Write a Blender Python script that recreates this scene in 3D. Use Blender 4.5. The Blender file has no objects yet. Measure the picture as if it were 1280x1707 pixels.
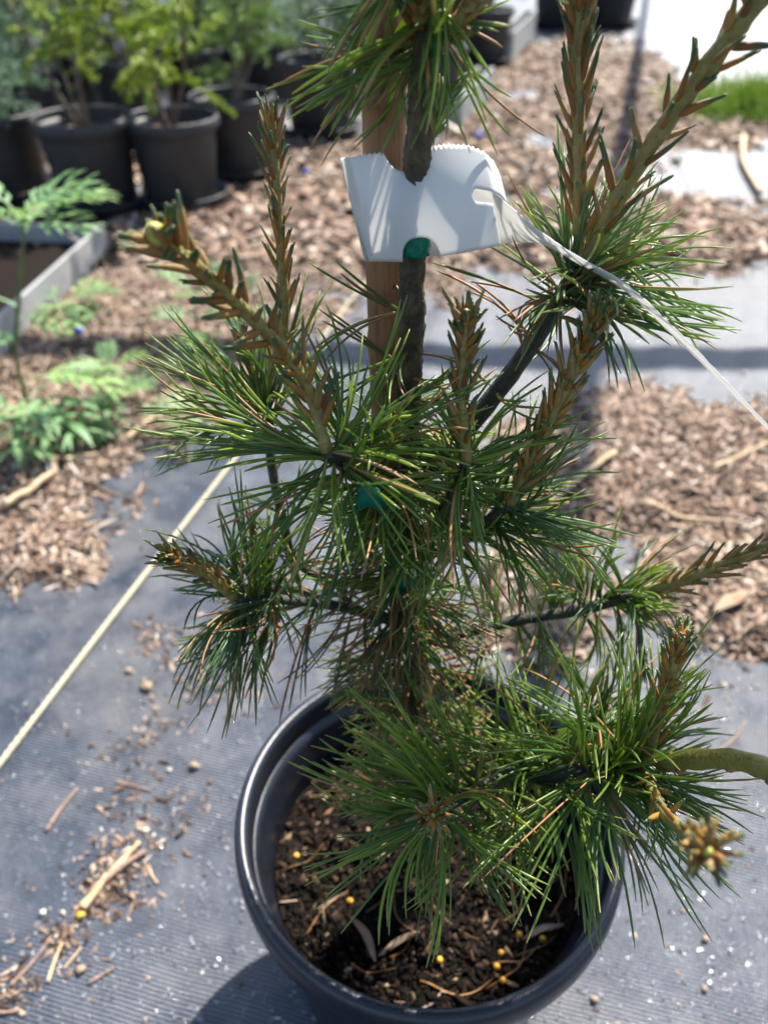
import bpy, math, random
import numpy as np
from mathutils import Vector, Matrix, noise as mnoise

R = math.radians
random.seed(7)
rng = np.random.default_rng(11)
scene = bpy.context.scene
COL = scene.collection

# ------------------------------------------------------------------ camera
CAM_H, PITCH, FPX, CX, CY = 0.62, 38.0, 1340.0, 640.0, 853.5
cam_d = bpy.data.cameras.new('camera')
cam_d.sensor_fit = 'VERTICAL'
cam_d.sensor_height = 36.0
cam_d.sensor_width = 27.0
cam_d.lens = FPX / 1707.0 * 36.0
cam_d.clip_start = 0.01
cam_d.clip_end = 500.0
cam_d.dof.use_dof = True
cam_d.dof.focus_distance = 0.285
cam_d.dof.aperture_fstop = 9.0
cam = bpy.data.objects.new('camera', cam_d)
COL.objects.link(cam)
cam.location = (0, 0, CAM_H)
cam.rotation_euler = (R(90 - PITCH), 0, 0)
scene.camera = cam

# ------------------------------------------------------------------ light
SUN_AZ = (0.52, 0.85)          # horizontal direction towards the sun
SUN_EL = 54.0
world = bpy.data.worlds.new('World')
scene.world = world
world.use_nodes = True
wn = world.node_tree
wn.nodes.clear()
sky = wn.nodes.new('ShaderNodeTexSky')
sky.sky_type = 'NISHITA'
sky.sun_disc = False
sky.sun_elevation = R(SUN_EL)
sky.sun_rotation = math.atan2(SUN_AZ[0], SUN_AZ[1])
bg = wn.nodes.new('ShaderNodeBackground')
bg.inputs['Strength'].default_value = 0.10
wo = wn.nodes.new('ShaderNodeOutputWorld')
wn.links.new(sky.outputs[0], bg.inputs[0])
wn.links.new(bg.outputs[0], wo.inputs[0])
sun_d = bpy.data.lights.new('sun', 'SUN')
sun_d.energy = 5.0
sun_d.angle = R(0.53)
sun_d.color = (1.0, 0.95, 0.87)
sun = bpy.data.objects.new('sun', sun_d)
COL.objects.link(sun)
h = math.hypot(*SUN_AZ)
sd = Vector((SUN_AZ[0] / h * math.cos(R(SUN_EL)), SUN_AZ[1] / h * math.cos(R(SUN_EL)), math.sin(R(SUN_EL))))
sun.rotation_euler = sd.to_track_quat('Z', 'Y').to_euler()
sun.location = sd * 10
vs = scene.view_settings
vs.view_transform = 'Standard'
vs.look = 'None'
vs.exposure = 1.52
vs.gamma = 1.0
vs.use_curve_mapping = False

# ------------------------------------------------------------------ camera geometry helpers
_cp, _sp = math.cos(R(PITCH)), math.sin(R(PITCH))
def P(px, py, z):
    """world point seen at photo pixel (px,py) at depth z along the lens axis"""
    u = (px - CX) / FPX * z
    v = -(py - CY) / FPX * z
    return Vector((u, z * _cp + v * _sp, CAM_H - z * _sp + v * _cp))
def G(px, py, gz=0.0):
    a = P(px, py, 1.0) - Vector((0, 0, CAM_H))
    t = (gz - CAM_H) / a.z
    return Vector((a.x * t, a.y * t, gz))
def proj(x, y, zz=0.0):
    dz = zz - CAM_H
    z = y * _cp - dz * _sp
    v = y * _sp + dz * _cp
    z = np.maximum(z, 1e-3)
    return CX + FPX * x / z, CY - FPX * v / z

# ------------------------------------------------------------------ materials
def new_mat(name):
    m = bpy.data.materials.new(name)
    m.use_nodes = True
    nt = m.node_tree
    b = nt.nodes['Principled BSDF']
    return m, nt, b
def nd(nt, t, **kw):
    n = nt.nodes.new(t)
    for k, v in kw.items():
        if k.startswith('i_'):
            n.inputs[k[2:].replace('_', ' ')].default_value = v
        else:
            setattr(n, k, v)
    return n
def ramp(nt, fac, stops, interp='LINEAR'):
    r = nt.nodes.new('ShaderNodeValToRGB')
    cr = r.color_ramp
    cr.interpolation = interp
    while len(cr.elements) < len(stops):
        cr.elements.new(0.5)
    for e, (p, c) in zip(cr.elements, stops):
        e.position = p
        e.color = (*c, 1)
    if fac is not None:
        nt.links.new(fac, r.inputs[0])
    return r
def mixc(nt, fac, a, b, mode='MIX'):
    m = nt.nodes.new('ShaderNodeMix')
    m.data_type = 'RGBA'
    m.blend_type = mode
    for s, v in ((0, fac), (6, a), (7, b)):
        if hasattr(v, 'is_linked') or hasattr(v, 'links'):
            nt.links.new(v, m.inputs[s])
        elif isinstance(v, tuple):
            m.inputs[s].default_value = (*v, 1)
        else:
            m.inputs[s].default_value = v
    return m.outputs[2]
def mathn(nt, op, a, b=None, c=None):
    m = nt.nodes.new('ShaderNodeMath')
    m.operation = op
    for i, v in enumerate((a, b, c)):
        if v is None: continue
        if hasattr(v, 'links'): nt.links.new(v, m.inputs[i])
        else: m.inputs[i].default_value = v
    return m.outputs[0]
def attr(nt, name):
    a = nt.nodes.new('ShaderNodeAttribute')
    a.attribute_name = name
    return a.outputs['Fac']
def noise(nt, scale, detail=4, rough=0.55, co=None, coord='Object'):
    n = nt.nodes.new('ShaderNodeTexNoise')
    n.inputs['Scale'].default_value = scale
    n.inputs['Detail'].default_value = detail
    n.inputs['Roughness'].default_value = rough
    if co is None:
        tc = nt.nodes.new('ShaderNodeTexCoord')
        co = tc.outputs[coord]
    nt.links.new(co, n.inputs['Vector'])
    return n
def bump(nt, b, height, strength=0.5, dist=0.001, prev=None):
    bn = nt.nodes.new('ShaderNodeBump')
    bn.inputs['Strength'].default_value = strength
    bn.inputs['Distance'].default_value = dist
    nt.links.new(height, bn.inputs['Height'])
    if prev is not None: nt.links.new(prev, bn.inputs['Normal'])
    nt.links.new(bn.outputs[0], b.inputs['Normal'])
    return bn.outputs[0]
def translucent(nt, b, color, fac):
    out = nt.nodes['Material Output']
    t = nt.nodes.new('ShaderNodeBsdfTranslucent')
    if hasattr(color, 'links'): nt.links.new(color, t.inputs[0])
    else: t.inputs[0].default_value = (*color, 1)
    mx = nt.nodes.new('ShaderNodeMixShader')
    mx.inputs[0].default_value = fac
    nt.links.new(b.outputs[0], mx.inputs[1])
    nt.links.new(t.outputs[0], mx.inputs[2])
    nt.links.new(mx.outputs[0], out.inputs[0])

MAT = {}
def mk_needle(name, stops, tip, rough=0.26, trans=0.52, tipstart=0.8):
    m, nt, b = new_mat(name)
    base = ramp(nt, attr(nt, 'rnd'), stops).outputs[0]
    al = attr(nt, 'along')
    tf = ramp(nt, al, [(0.0, (0.55,) * 3), (0.07, (0,) * 3), (tipstart, (0, 0, 0)), (0.96, (0.55,) * 3), (1.0, (1, 1, 1))]).outputs[0]
    n = noise(nt, 420, 2)
    base = mixc(nt, mathn(nt, 'MULTIPLY', n.outputs[0], 0.35), base, (0.10, 0.15, 0.05))
    c = mixc(nt, tf, base, tip)
    nt.links.new(c, b.inputs['Base Color'])
    b.inputs['Roughness'].default_value = rough
    tc = mixc(nt, 0.5, c, (0.30, 0.42, 0.05), 'ADD')
    translucent(nt, b, mixc(nt, 0.6, c, (0.48, 0.60, 0.06)), trans)
    MAT[name] = m
mk_needle('needle_green', [(0.0, (0.026, 0.075, 0.028)), (0.35, (0.060, 0.14, 0.038)), (0.7, (0.14, 0.235, 0.040)), (1.0, (0.26, 0.35, 0.05))], (0.34, 0.34, 0.12))
mk_needle('needle_bluegreen', [(0.0, (0.030, 0.082, 0.050)), (0.5, (0.072, 0.155, 0.080)), (1.0, (0.18, 0.27, 0.08))], (0.34, 0.36, 0.15))
mk_needle('needle_dead', [(0.0, (0.13, 0.042, 0.015)), (0.4, (0.28, 0.10, 0.030)), (0.75, (0.40, 0.17, 0.055)), (1.0, (0.30, 0.18, 0.10))], (0.25, 0.14, 0.07), 0.5, 0.2)
mk_needle('shrub_lime', [(0.0, (0.09, 0.20, 0.02)), (0.5, (0.26, 0.40, 0.03)), (1.0, (0.46, 0.52, 0.04))], (0.48, 0.54, 0.08), 0.45, 0.5, 0.6)
mk_needle('shrub_green', [(0.0, (0.04, 0.11, 0.04)), (0.5, (0.11, 0.23, 0.06)), (1.0, (0.24, 0.38, 0.08))], (0.28, 0.40, 0.12), 0.45, 0.45, 0.6)
mk_needle('shrub_blue', [(0.0, (0.05, 0.12, 0.10)), (0.5, (0.13, 0.24, 0.20)), (1.0, (0.28, 0.42, 0.34))], (0.32, 0.46, 0.38), 0.5, 0.35, 0.6)
mk_needle('grass', [(0.0, (0.08, 0.18, 0.03)), (0.5, (0.18, 0.34, 0.05)), (1.0, (0.32, 0.44, 0.09))], (0.38, 0.46, 0.14), 0.5, 0.5, 0.6)

def mk_bundle():
    m, nt, b = new_mat('needle_bundle')
    al = attr(nt, 'along')
    oi = nt.nodes.new('ShaderNodeObjectInfo')
    rr = mathn(nt, 'ADD', oi.outputs['Random'], attr(nt, 'rnd'))
    rr = mathn(nt, 'FRACT', rr)
    n = noise(nt, 900, 3, 0.6)
    brown = ramp(nt, rr, [(0.0, (0.24, 0.095, 0.018)), (0.35, (0.40, 0.18, 0.030)), (0.7, (0.46, 0.28, 0.065)), (1.0, (0.34, 0.22, 0.09))]).outputs[0]
    brown = mixc(nt, mathn(nt, 'MULTIPLY', n.outputs[0], 0.45), brown, (0.08, 0.04, 0.015))
    green = ramp(nt, rr, [(0.0, (0.055, 0.11, 0.035)), (0.5, (0.09, 0.16, 0.05)), (1.0, (0.18, 0.24, 0.11))]).outputs[0]
    th = mathn(nt, 'ADD', mathn(nt, 'MULTIPLY_ADD', rr, 0.45, 0.46), attr(nt, 'brown'))
    edge = mathn(nt, 'SUBTRACT', mathn(nt, 'ADD', al, mathn(nt, 'MULTIPLY_ADD', n.outputs[0], 0.3, -0.15)), th)
    f = ramp(nt, mathn(nt, 'MULTIPLY_ADD', edge, 4.0, 0.5), [(0, (0, 0, 0)), (1, (1, 1, 1))]).outputs[0]
    c = mixc(nt, f, brown, green)
    tipf = ramp(nt, al, [(0.93, (0, 0, 0)), (1, (1, 1, 1))]).outputs[0]
    c = mixc(nt, mathn(nt, 'MULTIPLY', tipf, 0.55), c, (0.42, 0.33, 0.18))
    nt.links.new(c, b.inputs['Base Color'])
    b.inputs['Roughness'].default_value = 0.42
    bump(nt, b, n.outputs[0], 0.5, 0.0004)
    translucent(nt, b, c, 0.28)
    MAT['needle_bundle'] = m
mk_bundle()

def simple(name, c1, c2, scale, rough=0.6, bs=0.4, bd=0.001, detail=5, c3=None, stretch=None, spec=0.5):
    m, nt, b = new_mat(name)
    tc = nt.nodes.new('ShaderNodeTexCoord')
    mp = nt.nodes.new('ShaderNodeMapping')
    if stretch: mp.inputs['Scale'].default_value = stretch
    nt.links.new(tc.outputs['Object'], mp.inputs[0])
    n = noise(nt, scale, detail, 0.6, mp.outputs[0])
    stops = [(0.3, c1), (0.7, c2)] if c3 is None else [(0.25, c1), (0.5, c2), (0.75, c3)]
    c = ramp(nt, n.outputs[0], stops).outputs[0]
    nt.links.new(c, b.inputs['Base Color'])
    b.inputs['Roughness'].default_value = rough
    b.inputs['Specular IOR Level'].default_value = spec
    if bs: bump(nt, b, n.outputs[0], bs, bd)
    MAT[name] = m
    return m, nt, b
simple('trunk_bark', (0.012, 0.010, 0.005), (0.052, 0.040, 0.018), 210, 0.75, 1.0, 0.006, c3=(0.15, 0.105, 0.06), stretch=(1, 1, 0.6))
simple('branch_bark', (0.012, 0.014, 0.009), (0.05, 0.05, 0.03), 260, 0.7, 0.8, 0.0015)
simple('shoot_stem', (0.22, 0.11, 0.022), (0.16, 0.145, 0.035), 330, 0.5, 0.9, 0.0012, c3=(0.30, 0.20, 0.05))
simple('olive_stem', (0.085, 0.095, 0.016), (0.17, 0.16, 0.022), 230, 0.5, 0.9, 0.0015, c3=(0.19, 0.12, 0.03), stretch=(1, 3, 3))
simple('bud', (0.22, 0.16, 0.03), (0.36, 0.38, 0.06), 300, 0.5, 0.5, 0.0008)
simple('scar', (0.12, 0.045, 0.018), (0.26, 0.12, 0.04), 400, 0.6, 0.3)
simple('bamboo', (0.075, 0.030, 0.012), (0.25, 0.12, 0.048), 75, 0.6, 0.7, 0.001, c3=(0.15, 0.062, 0.024), stretch=(5, 5, 0.22))
simple('dry_stick', (0.30, 0.20, 0.10), (0.55, 0.42, 0.26), 60, 0.7, 0.4, 0.001)
simple('red_stick', (0.11, 0.065, 0.045), (0.34, 0.22, 0.16), 260, 0.7, 0.4, 0.001)
simple('plant_stem', (0.05, 0.07, 0.02), (0.12, 0.15, 0.05), 60, 0.6, 0.2)
simple('woody_stem', (0.05, 0.035, 0.025), (0.16, 0.12, 0.09), 60, 0.8, 0.6, 0.002)
simple('perlite', (0.36, 0.33, 0.29), (0.55, 0.52, 0.47), 200, 0.8, 0.5)
simple('pebble', (0.14, 0.10, 0.07), (0.38, 0.27, 0.18), 260, 0.8, 0.5)
simple('pellet', (0.50, 0.24, 0.02), (0.62, 0.36, 0.04), 300, 0.35, 0.3, 0.0005)
simple('tray_plastic', (0.22, 0.225, 0.22), (0.30, 0.30, 0.29), 14, 0.5, 0.1)
simple('blue_plastic', (0.02, 0.05, 0.35), (0.04, 0.09, 0.5), 14, 0.4, 0.1)
simple('steel', (0.35, 0.36, 0.37), (0.45, 0.46, 0.47), 14, 0.4, 0.1)
simple('fallen_leaf', (0.22, 0.12, 0.06), (0.28, 0.25, 0.19), 60, 0.8, 0.3, spec=0.2)
simple('glint_flake', (0.10, 0.11, 0.13), (0.22, 0.23, 0.25), 40, 0.17, 0, spec=0.8)
simple('cord', (0.34, 0.30, 0.19), (0.52, 0.48, 0.34), 400, 0.7, 0.7, 0.001)

def mk_pot():
    m, nt, b = new_mat('black_plastic')
    n = noise(nt, 24, 5, 0.65)
    n2 = noise(nt, 700, 3, 0.7)
    c = ramp(nt, n.outputs[0], [(0.35, (0.005, 0.007, 0.012)), (0.75, (0.012, 0.015, 0.022))]).outputs[0]
    dust = ramp(nt, n2.outputs[0], [(0.60, (0, 0, 0)), (0.75, (1, 1, 1))]).outputs[0]
    c = mixc(nt, mathn(nt, 'MULTIPLY', dust, 0.25), c, (0.16, 0.14, 0.12))
    nt.links.new(c, b.inputs['Base Color'])
    r = ramp(nt, n.outputs[0], [(0.3, (0.26,) * 3), (0.7, (0.42,) * 3)]).outputs[0]
    nt.links.new(r, b.inputs['Roughness'])
    bump(nt, b, n2.outputs[0], 0.12, 0.0006)
    MAT['black_plastic'] = m
    m, nt, b = new_mat('dusty_black_plastic')
    n = noise(nt, 9, 5, 0.65)
    c = ramp(nt, n.outputs[0], [(0.35, (0.012, 0.013, 0.016)), (0.75, (0.035, 0.035, 0.036))]).outputs[0]
    nt.links.new(c, b.inputs['Base Color'])
    b.inputs['Roughness'].default_value = 0.55
    MAT['dusty_black_plastic'] = m
mk_pot()

def mk_chip(name, stops, rough=0.8):
    m, nt, b = new_mat(name)
    c = ramp(nt, attr(nt, 'rnd'), stops).outputs[0]
    n = noise(nt, 160, 4, 0.6)
    c = mixc(nt, mathn(nt, 'MULTIPLY', n.outputs[0], 0.5), c, (0.45, 0.40, 0.36), 'MULTIPLY')
    nt.links.new(c, b.inputs['Base Color'])
    b.inputs['Roughness'].default_value = rough
    b.inputs['Specular IOR Level'].default_value = 0.12
    bump(nt, b, n.outputs[0], 0.5, 0.002)
    MAT[name] = m
mk_chip('bark_chip', [(0.0, (0.04, 0.028, 0.021)), (0.25, (0.13, 0.085, 0.060)), (0.55, (0.265, 0.185, 0.135)), (0.8, (0.38, 0.285, 0.215)), (0.95, (0.50, 0.41, 0.33)), (1.0, (0.62, 0.57, 0.50))])
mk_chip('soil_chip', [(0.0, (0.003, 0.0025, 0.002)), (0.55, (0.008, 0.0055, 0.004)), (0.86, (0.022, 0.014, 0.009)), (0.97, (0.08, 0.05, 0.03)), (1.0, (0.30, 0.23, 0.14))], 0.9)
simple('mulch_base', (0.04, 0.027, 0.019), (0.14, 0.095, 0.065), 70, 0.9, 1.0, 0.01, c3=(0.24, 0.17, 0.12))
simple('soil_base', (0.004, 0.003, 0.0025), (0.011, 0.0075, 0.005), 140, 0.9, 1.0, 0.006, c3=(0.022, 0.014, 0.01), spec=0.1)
simple('earth', (0.05, 0.04, 0.03), (0.14, 0.10, 0.07), 3, 0.95, 0.5)

ROW_ANG = math.atan2(0.25, 0.97)       # beds run this far off the viewing direction
def mk_fabric():
    m, nt, b = new_mat('woven_fabric')
    tc = nt.nodes.new('ShaderNodeTexCoord')
    mp = nt.nodes.new('ShaderNodeMapping')
    mp.inputs['Rotation'].default_value = (0, 0, ROW_ANG)
    nt.links.new(tc.outputs['Object'], mp.inputs[0])
    def wave(axis, sc, dist):
        w = nt.nodes.new('ShaderNodeTexWave')
        w.bands_direction = axis
        w.inputs['Scale'].default_value = sc
        w.inputs['Distortion'].default_value = dist
        w.inputs['Detail'].default_value = 1
        w.inputs['Detail Scale'].default_value = 3
        nt.links.new(mp.outputs[0], w.inputs[0])
        return w.outputs['Fac']
    wy = wave('Y', 105, 0.35)          # about 3 mm ribs
    wx = wave('X', 150, 0.8)
    n_big = noise(nt, 5.0, 5, 0.6)
    n_mid = noise(nt, 26, 5, 0.65)
    n_fine = noise(nt, 420, 3, 0.7)
    c = ramp(nt, n_mid.outputs[0], [(0.35, (0.030, 0.039, 0.058)), (0.7, (0.076, 0.088, 0.114))]).outputs[0]
    dustf = ramp(nt, mathn(nt, 'ADD', n_big.outputs[0], mathn(nt, 'MULTIPLY_ADD', n_mid.outputs[0], 0.5, -0.25)), [(0.45, (0, 0, 0)), (0.75, (1, 1, 1))]).outputs[0]
    c = mixc(nt, mathn(nt, 'MULTIPLY', dustf, 0.65), c, (0.15, 0.14, 0.13))
    sp = ramp(nt, n_fine.outputs[0], [(0.66, (0, 0, 0)), (0.75, (1, 1, 1))]).outputs[0]
    c = mixc(nt, mathn(nt, 'MULTIPLY', sp, 0.35), c, (0.36, 0.30, 0.24))
    rib = mathn(nt, 'MULTIPLY_ADD', wy, 0.75, 0.35)
    c = mixc(nt, 1.0, c, ramp(nt, rib, [(0, (0, 0, 0)), (1, (1, 1, 1))]).outputs[0], 'MULTIPLY')
    nt.links.new(c, b.inputs['Base Color'])
    rg = ramp(nt, dustf, [(0, (0.40,) * 3), (1, (0.54,) * 3)]).outputs[0]
    nt.links.new(rg, b.inputs['Roughness'])
    gl = noise(nt, 900, 1, 0.5)
    gf = ramp(nt, gl.outputs[0], [(0.60, (1, 1, 1)), (0.66, (0.26,) * 3)]).outputs[0]
    nt.links.new(mathn(nt, 'MULTIPLY', rg, gf), b.inputs['Roughness'])
    b.inputs['Specular IOR Level'].default_value = 0.48
    hsum = mathn(nt, 'ADD', wy, mathn(nt, 'MULTIPLY', wx, 0.35))
    hsum = mathn(nt, 'ADD', hsum, mathn(nt, 'MULTIPLY', n_fine.outputs[0], 0.8))
    p = bump(nt, b, n_mid.outputs[0], 0.10, 0.008)
    bump(nt, b, hsum, 0.9, 0.00050, p)
    MAT['woven_fabric'] = m
mk_fabric()

def mk_tag():
    m, nt, b = new_mat('white_tag_plastic')
    n = noise(nt, 45, 4, 0.6)
    c = ramp(nt, n.outputs[0], [(0.3, (0.68, 0.69, 0.70)), (0.7, (0.76, 0.76, 0.75))]).outputs[0]
    nt.links.new(c, b.inputs['Base Color'])
    b.inputs['Roughness'].default_value = 0.35
    n2 = noise(nt, 260, 3, 0.6)
    bump(nt, b, n2.outputs[0], 0.06, 0.0006)
    translucent(nt, b, (0.74, 0.73, 0.70), 0.5)
    MAT['white_tag_plastic'] = m
    m, nt, b = new_mat('green_tape')
    b.inputs['Base Color'].default_value = (0.002, 0.16, 0.11, 1)
    b.inputs['Roughness'].default_value = 0.25
    n2 = noise(nt, 200, 3, 0.6)
    bump(nt, b, n2.outputs[0], 0.4, 0.001)
    translucent(nt, b, (0.0, 0.35, 0.22), 0.35)
    MAT['green_tape'] = m
    m, nt, b = new_mat('weed_leaf')
    oi = nt.nodes.new('ShaderNodeObjectInfo')
    n = noise(nt, 60, 3)
    f = mathn(nt, 'FRACT', mathn(nt, 'ADD', oi.outputs['Random'], mathn(nt, 'MULTIPLY', n.outputs[0], 0.4)))
    c = ramp(nt, f, [(0, (0.12, 0.24, 0.09)), (0.6, (0.20, 0.34, 0.16)), (1, (0.28, 0.42, 0.13))]).outputs[0]
    nt.links.new(c, b.inputs['Base Color'])
    b.inputs['Roughness'].default_value = 0.55
    translucent(nt, b, mixc(nt, 0.5, c, (0.3, 0.5, 0.06)), 0.35)
    MAT['weed_leaf'] = m
mk_tag()

# ------------------------------------------------------------------ object helpers
def mesh_from(name, V, F, attrs=None, smooth=True):
    me = bpy.data.meshes.new(name)
    me.from_pydata([tuple(v) for v in V], [], [tuple(f) for f in F])
    if smooth:
        me.polygons.foreach_set('use_smooth', np.ones(len(me.polygons), dtype=bool))
    if attrs:
        for k, a in attrs.items():
            at = me.attributes.new(k, 'FLOAT', 'POINT')
            at.data.foreach_set('value', np.asarray(a, dtype=np.float32))
    me.update()
    return me
def mesh_np(name, V, Q, attrs=None, smooth=True):
    """V (n,3) floats, Q (m,k) ints"""
    V = np.asarray(V, dtype=np.float32); Q = np.asarray(Q, dtype=np.int32)
    me = bpy.data.meshes.new(name)
    k = Q.shape[1]
    me.vertices.add(len(V)); me.vertices.foreach_set('co', V.ravel())
    me.loops.add(Q.size); me.loops.foreach_set('vertex_index', Q.ravel())
    me.polygons.add(len(Q))
    me.polygons.foreach_set('loop_start', np.arange(0, Q.size, k, dtype=np.int32))
    me.polygons.foreach_set('loop_total', np.full(len(Q), k, dtype=np.int32))
    if smooth: me.polygons.foreach_set('use_smooth', np.ones(len(Q), dtype=bool))
    if attrs:
        for kk, a in attrs.items():
            at = me.attributes.new(kk, 'FLOAT', 'POINT')
            at.data.foreach_set('value', np.asarray(a, dtype=np.float32))
    me.update(calc_edges=True); me.validate()
    return me
WORLD_OF = {}
def obj(name, me, mat, parent=None, loc=None, matrix=None):
    o = bpy.data.objects.new(name, me)
    COL.objects.link(o)
    if mat and me is not None and len(me.materials) == 0: me.materials.append(MAT[mat])
    if parent is not None:
        o.parent = parent
        if parent.name in WORLD_OF:
            o.matrix_parent_inverse = WORLD_OF[parent.name].inverted()
    if matrix is not None: o.matrix_basis = matrix
    elif loc is not None: o.location = loc
    return o
def tag(o, label=None, cat=None, group=None, kind=None):
    if label: o['label'] = label
    if cat: o['category'] = cat
    if group: o['group'] = group
    if kind: o['kind'] = kind
    return o
def empty(name, loc):
    o = bpy.data.objects.new(name, None)
    COL.objects.link(o)
    o.empty_display_size = 0.02
    o.location = loc
    WORLD_OF[o.name] = Matrix.Translation(Vector(loc))
    return o
def catmull(pts, n):
    pts = [Vector(p) for p in pts]
    if len(pts) == 2:
        return [pts[0].lerp(pts[1], i / (n - 1)) for i in range(n)]
    e = [pts[0] * 2 - pts[1]] + pts + [pts[-1] * 2 - pts[-2]]
    out = []
    m = len(pts) - 1
    for i in range(n):
        t = i / (n - 1) * m
        k = min(int(t), m - 1); f = t - k
        a, b, c, d = e[k], e[k + 1], e[k + 2], e[k + 3]
        out.append(0.5 * ((2 * b) + (c - a) * f + (2 * a - 5 * b + 4 * c - d) * f * f + (3 * b - a - 3 * c + d) * f ** 3))
    return out
def frame(t):
    t = t.normalized()
    ref = Vector((0, 0, 1)) if abs(t.z) < 0.9 else Vector((1, 0, 0))
    s = t.cross(ref).normalized()
    return t, s, s.cross(t).normalized()
def tube(pts, radii, sides=10, wob=0.0, cap=True):
    V, F = [], []
    n = len(pts)
    s = None
    for i, p in enumerate(pts):
        t = (pts[min(i + 1, n - 1)] - pts[max(i - 1, 0)]).normalized()
        if s is None: t, s, u = frame(t)
        else:
            s = (s - t * s.dot(t)).normalized(); u = s.cross(t).normalized()
        r = radii(i / (n - 1)) if callable(radii) else radii
        for k in range(sides):
            a = 2 * math.pi * k / sides
            rr = r * (1 + wob * (random.random() - 0.5))
            V.append(p + (s * math.cos(a) + u * math.sin(a)) * rr)
    for i in range(n - 1):
        for k in range(sides):
            k2 = (k + 1) % sides
            F.append((i * sides + k, i * sides + k2, (i + 1) * sides + k2, (i + 1) * sides + k))
    if cap:
        F.append(tuple(range(sides))[::-1]); F.append(tuple((n - 1) * sides + k for k in range(sides)))
    return V, F
def lathe(prof, seg=64, centre=(0, 0, 0), closed=False):
    V, F = [], []
    m = len(prof)
    for i in range(seg):
        a = 2 * math.pi * i / seg
        for r, z in prof:
            V.append((centre[0] + r * math.cos(a), centre[1] + r * math.sin(a), centre[2] + z))
    for i in range(seg):
        j = (i + 1) % seg
        for k in range(m - 1 + (1 if closed else 0)):
            k2 = (k + 1) % m
            F.append((i * m + k, j * m + k, j * m + k2, i * m + k2))
    return V, F
def blob(r, sx=1, sy=1, sz=1, seed=0, amp=0.18):
    V, F = [], []
    rows, cols = 6, 8
    V.append(Vector((0, 0, r * sz)))
    for i in range(1, rows):
        th = math.pi * i / rows
        for j in range(cols):
            ph = 2 * math.pi * j / cols
            d = Vector((math.sin(th) * math.cos(ph), math.sin(th) * math.sin(ph), math.cos(th)))
            k = 1 + amp * mnoise.noise(d * 1.7 + Vector((seed * 3.1, 0, 0)))
            V.append(Vector((d.x * sx, d.y * sy, d.z * sz)) * r * k)
    V.append(Vector((0, 0, -r * sz)))
    for j in range(cols):
        F.append((0, 1 + j, 1 + (j + 1) % cols))
        F.append((len(V) - 1, 1 + (rows - 2) * cols + (j + 1) % cols, 1 + (rows - 2) * cols + j))
    for i in range(rows - 2):
        for j in range(cols):
            a = 1 + i * cols + j; b_ = 1 + i * cols + (j + 1) % cols
            F.append((a, a + cols, b_ + cols, b_))
    return V, F

# ------------------------------------------------------------------ needles, vectorised
def needle_arrays(N, K=8, S=4):
    """N: dict of arrays p0,d0,d1 (n,3), L,w,rnd (n). Returns V (n,K*S,3), Q, along, rnd."""
    p0, d0, d1, L, w, rnd = (N[k] for k in ('p0', 'd0', 'd1', 'L', 'w', 'rnd'))
    n = len(L)
    t = np.linspace(0, 1, K) ** 0.85
    prof = np.interp(t, [0, 0.06, 0.5, 0.9, 0.97, 1.0], [0.75, 1.0, 1.0, 0.9, 0.75, 0.3])
    pos = p0[:, None, :] + L[:, None, None] * (d0[:, None, :] * (t - t * t / 2)[None, :, None] + d1[:, None, :] * (t * t / 2)[None, :, None])
    tan = d0[:, None, :] * (1 - t)[None, :, None] + d1[:, None, :] * t[None, :, None]
    tan /= np.linalg.norm(tan, axis=2, keepdims=True) + 1e-9
    ref = np.tile(np.array([[0.31, 0.52, 0.79]]), (n, 1))
    s = np.cross(tan, ref[:, None, :]); s /= np.linalg.norm(s, axis=2, keepdims=True) + 1e-9
    u = np.cross(s, tan)
    ang = np.arange(S) / S * 2 * np.pi
    rad = (w / 2)[:, None] * prof[None, :]
    V = pos[:, :, None, :] + rad[:, :, None, None] * (s[:, :, None, :] * np.cos(ang)[None, None, :, None] + u[:, :, None, :] * np.sin(ang)[None, None, :, None])
    q = []
    for i in range(K - 1):
        for k in range(S):
            k2 = (k + 1) % S
            q.append((i * S + k, i * S + k2, (i + 1) * S + k2, (i + 1) * S + k))
    q.append(((K - 1) * S, (K - 1) * S + 1, (K - 1) * S + 2, (K - 1) * S + 3) if S == 4 else ((K - 1) * S, (K - 1) * S + 1, (K - 1) * S + 2, (K - 1) * S + 2))
    if S == 3: q = q[:-1]
    return V.reshape(n, K * S, 3), np.array(q, dtype=np.int32), np.repeat(t, S), rnd
def needle_mesh(name, N, K=8, S=4):
    V, q, al, rnd = needle_arrays(N, K, S)
    n, m = V.shape[0], V.shape[1]
    Q = (q[None] + (np.arange(n) * m)[:, None, None]).reshape(-1, 4)
    return mesh_np(name, V.reshape(-1, 3), Q, {'along': np.tile(al, n), 'rnd': np.repeat(rnd, m)})
def unit(a):
    return a / (np.linalg.norm(a, axis=-1, keepdims=True) + 1e-9)
def pack(lst):
    k = ('p0', 'd0', 'd1', 'L', 'w', 'rnd')
    return {kk: np.concatenate([x[kk] for x in lst]) for kk in k}
def take(N, idx):
    return {k: v[idx] for k, v in N.items()}

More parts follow.
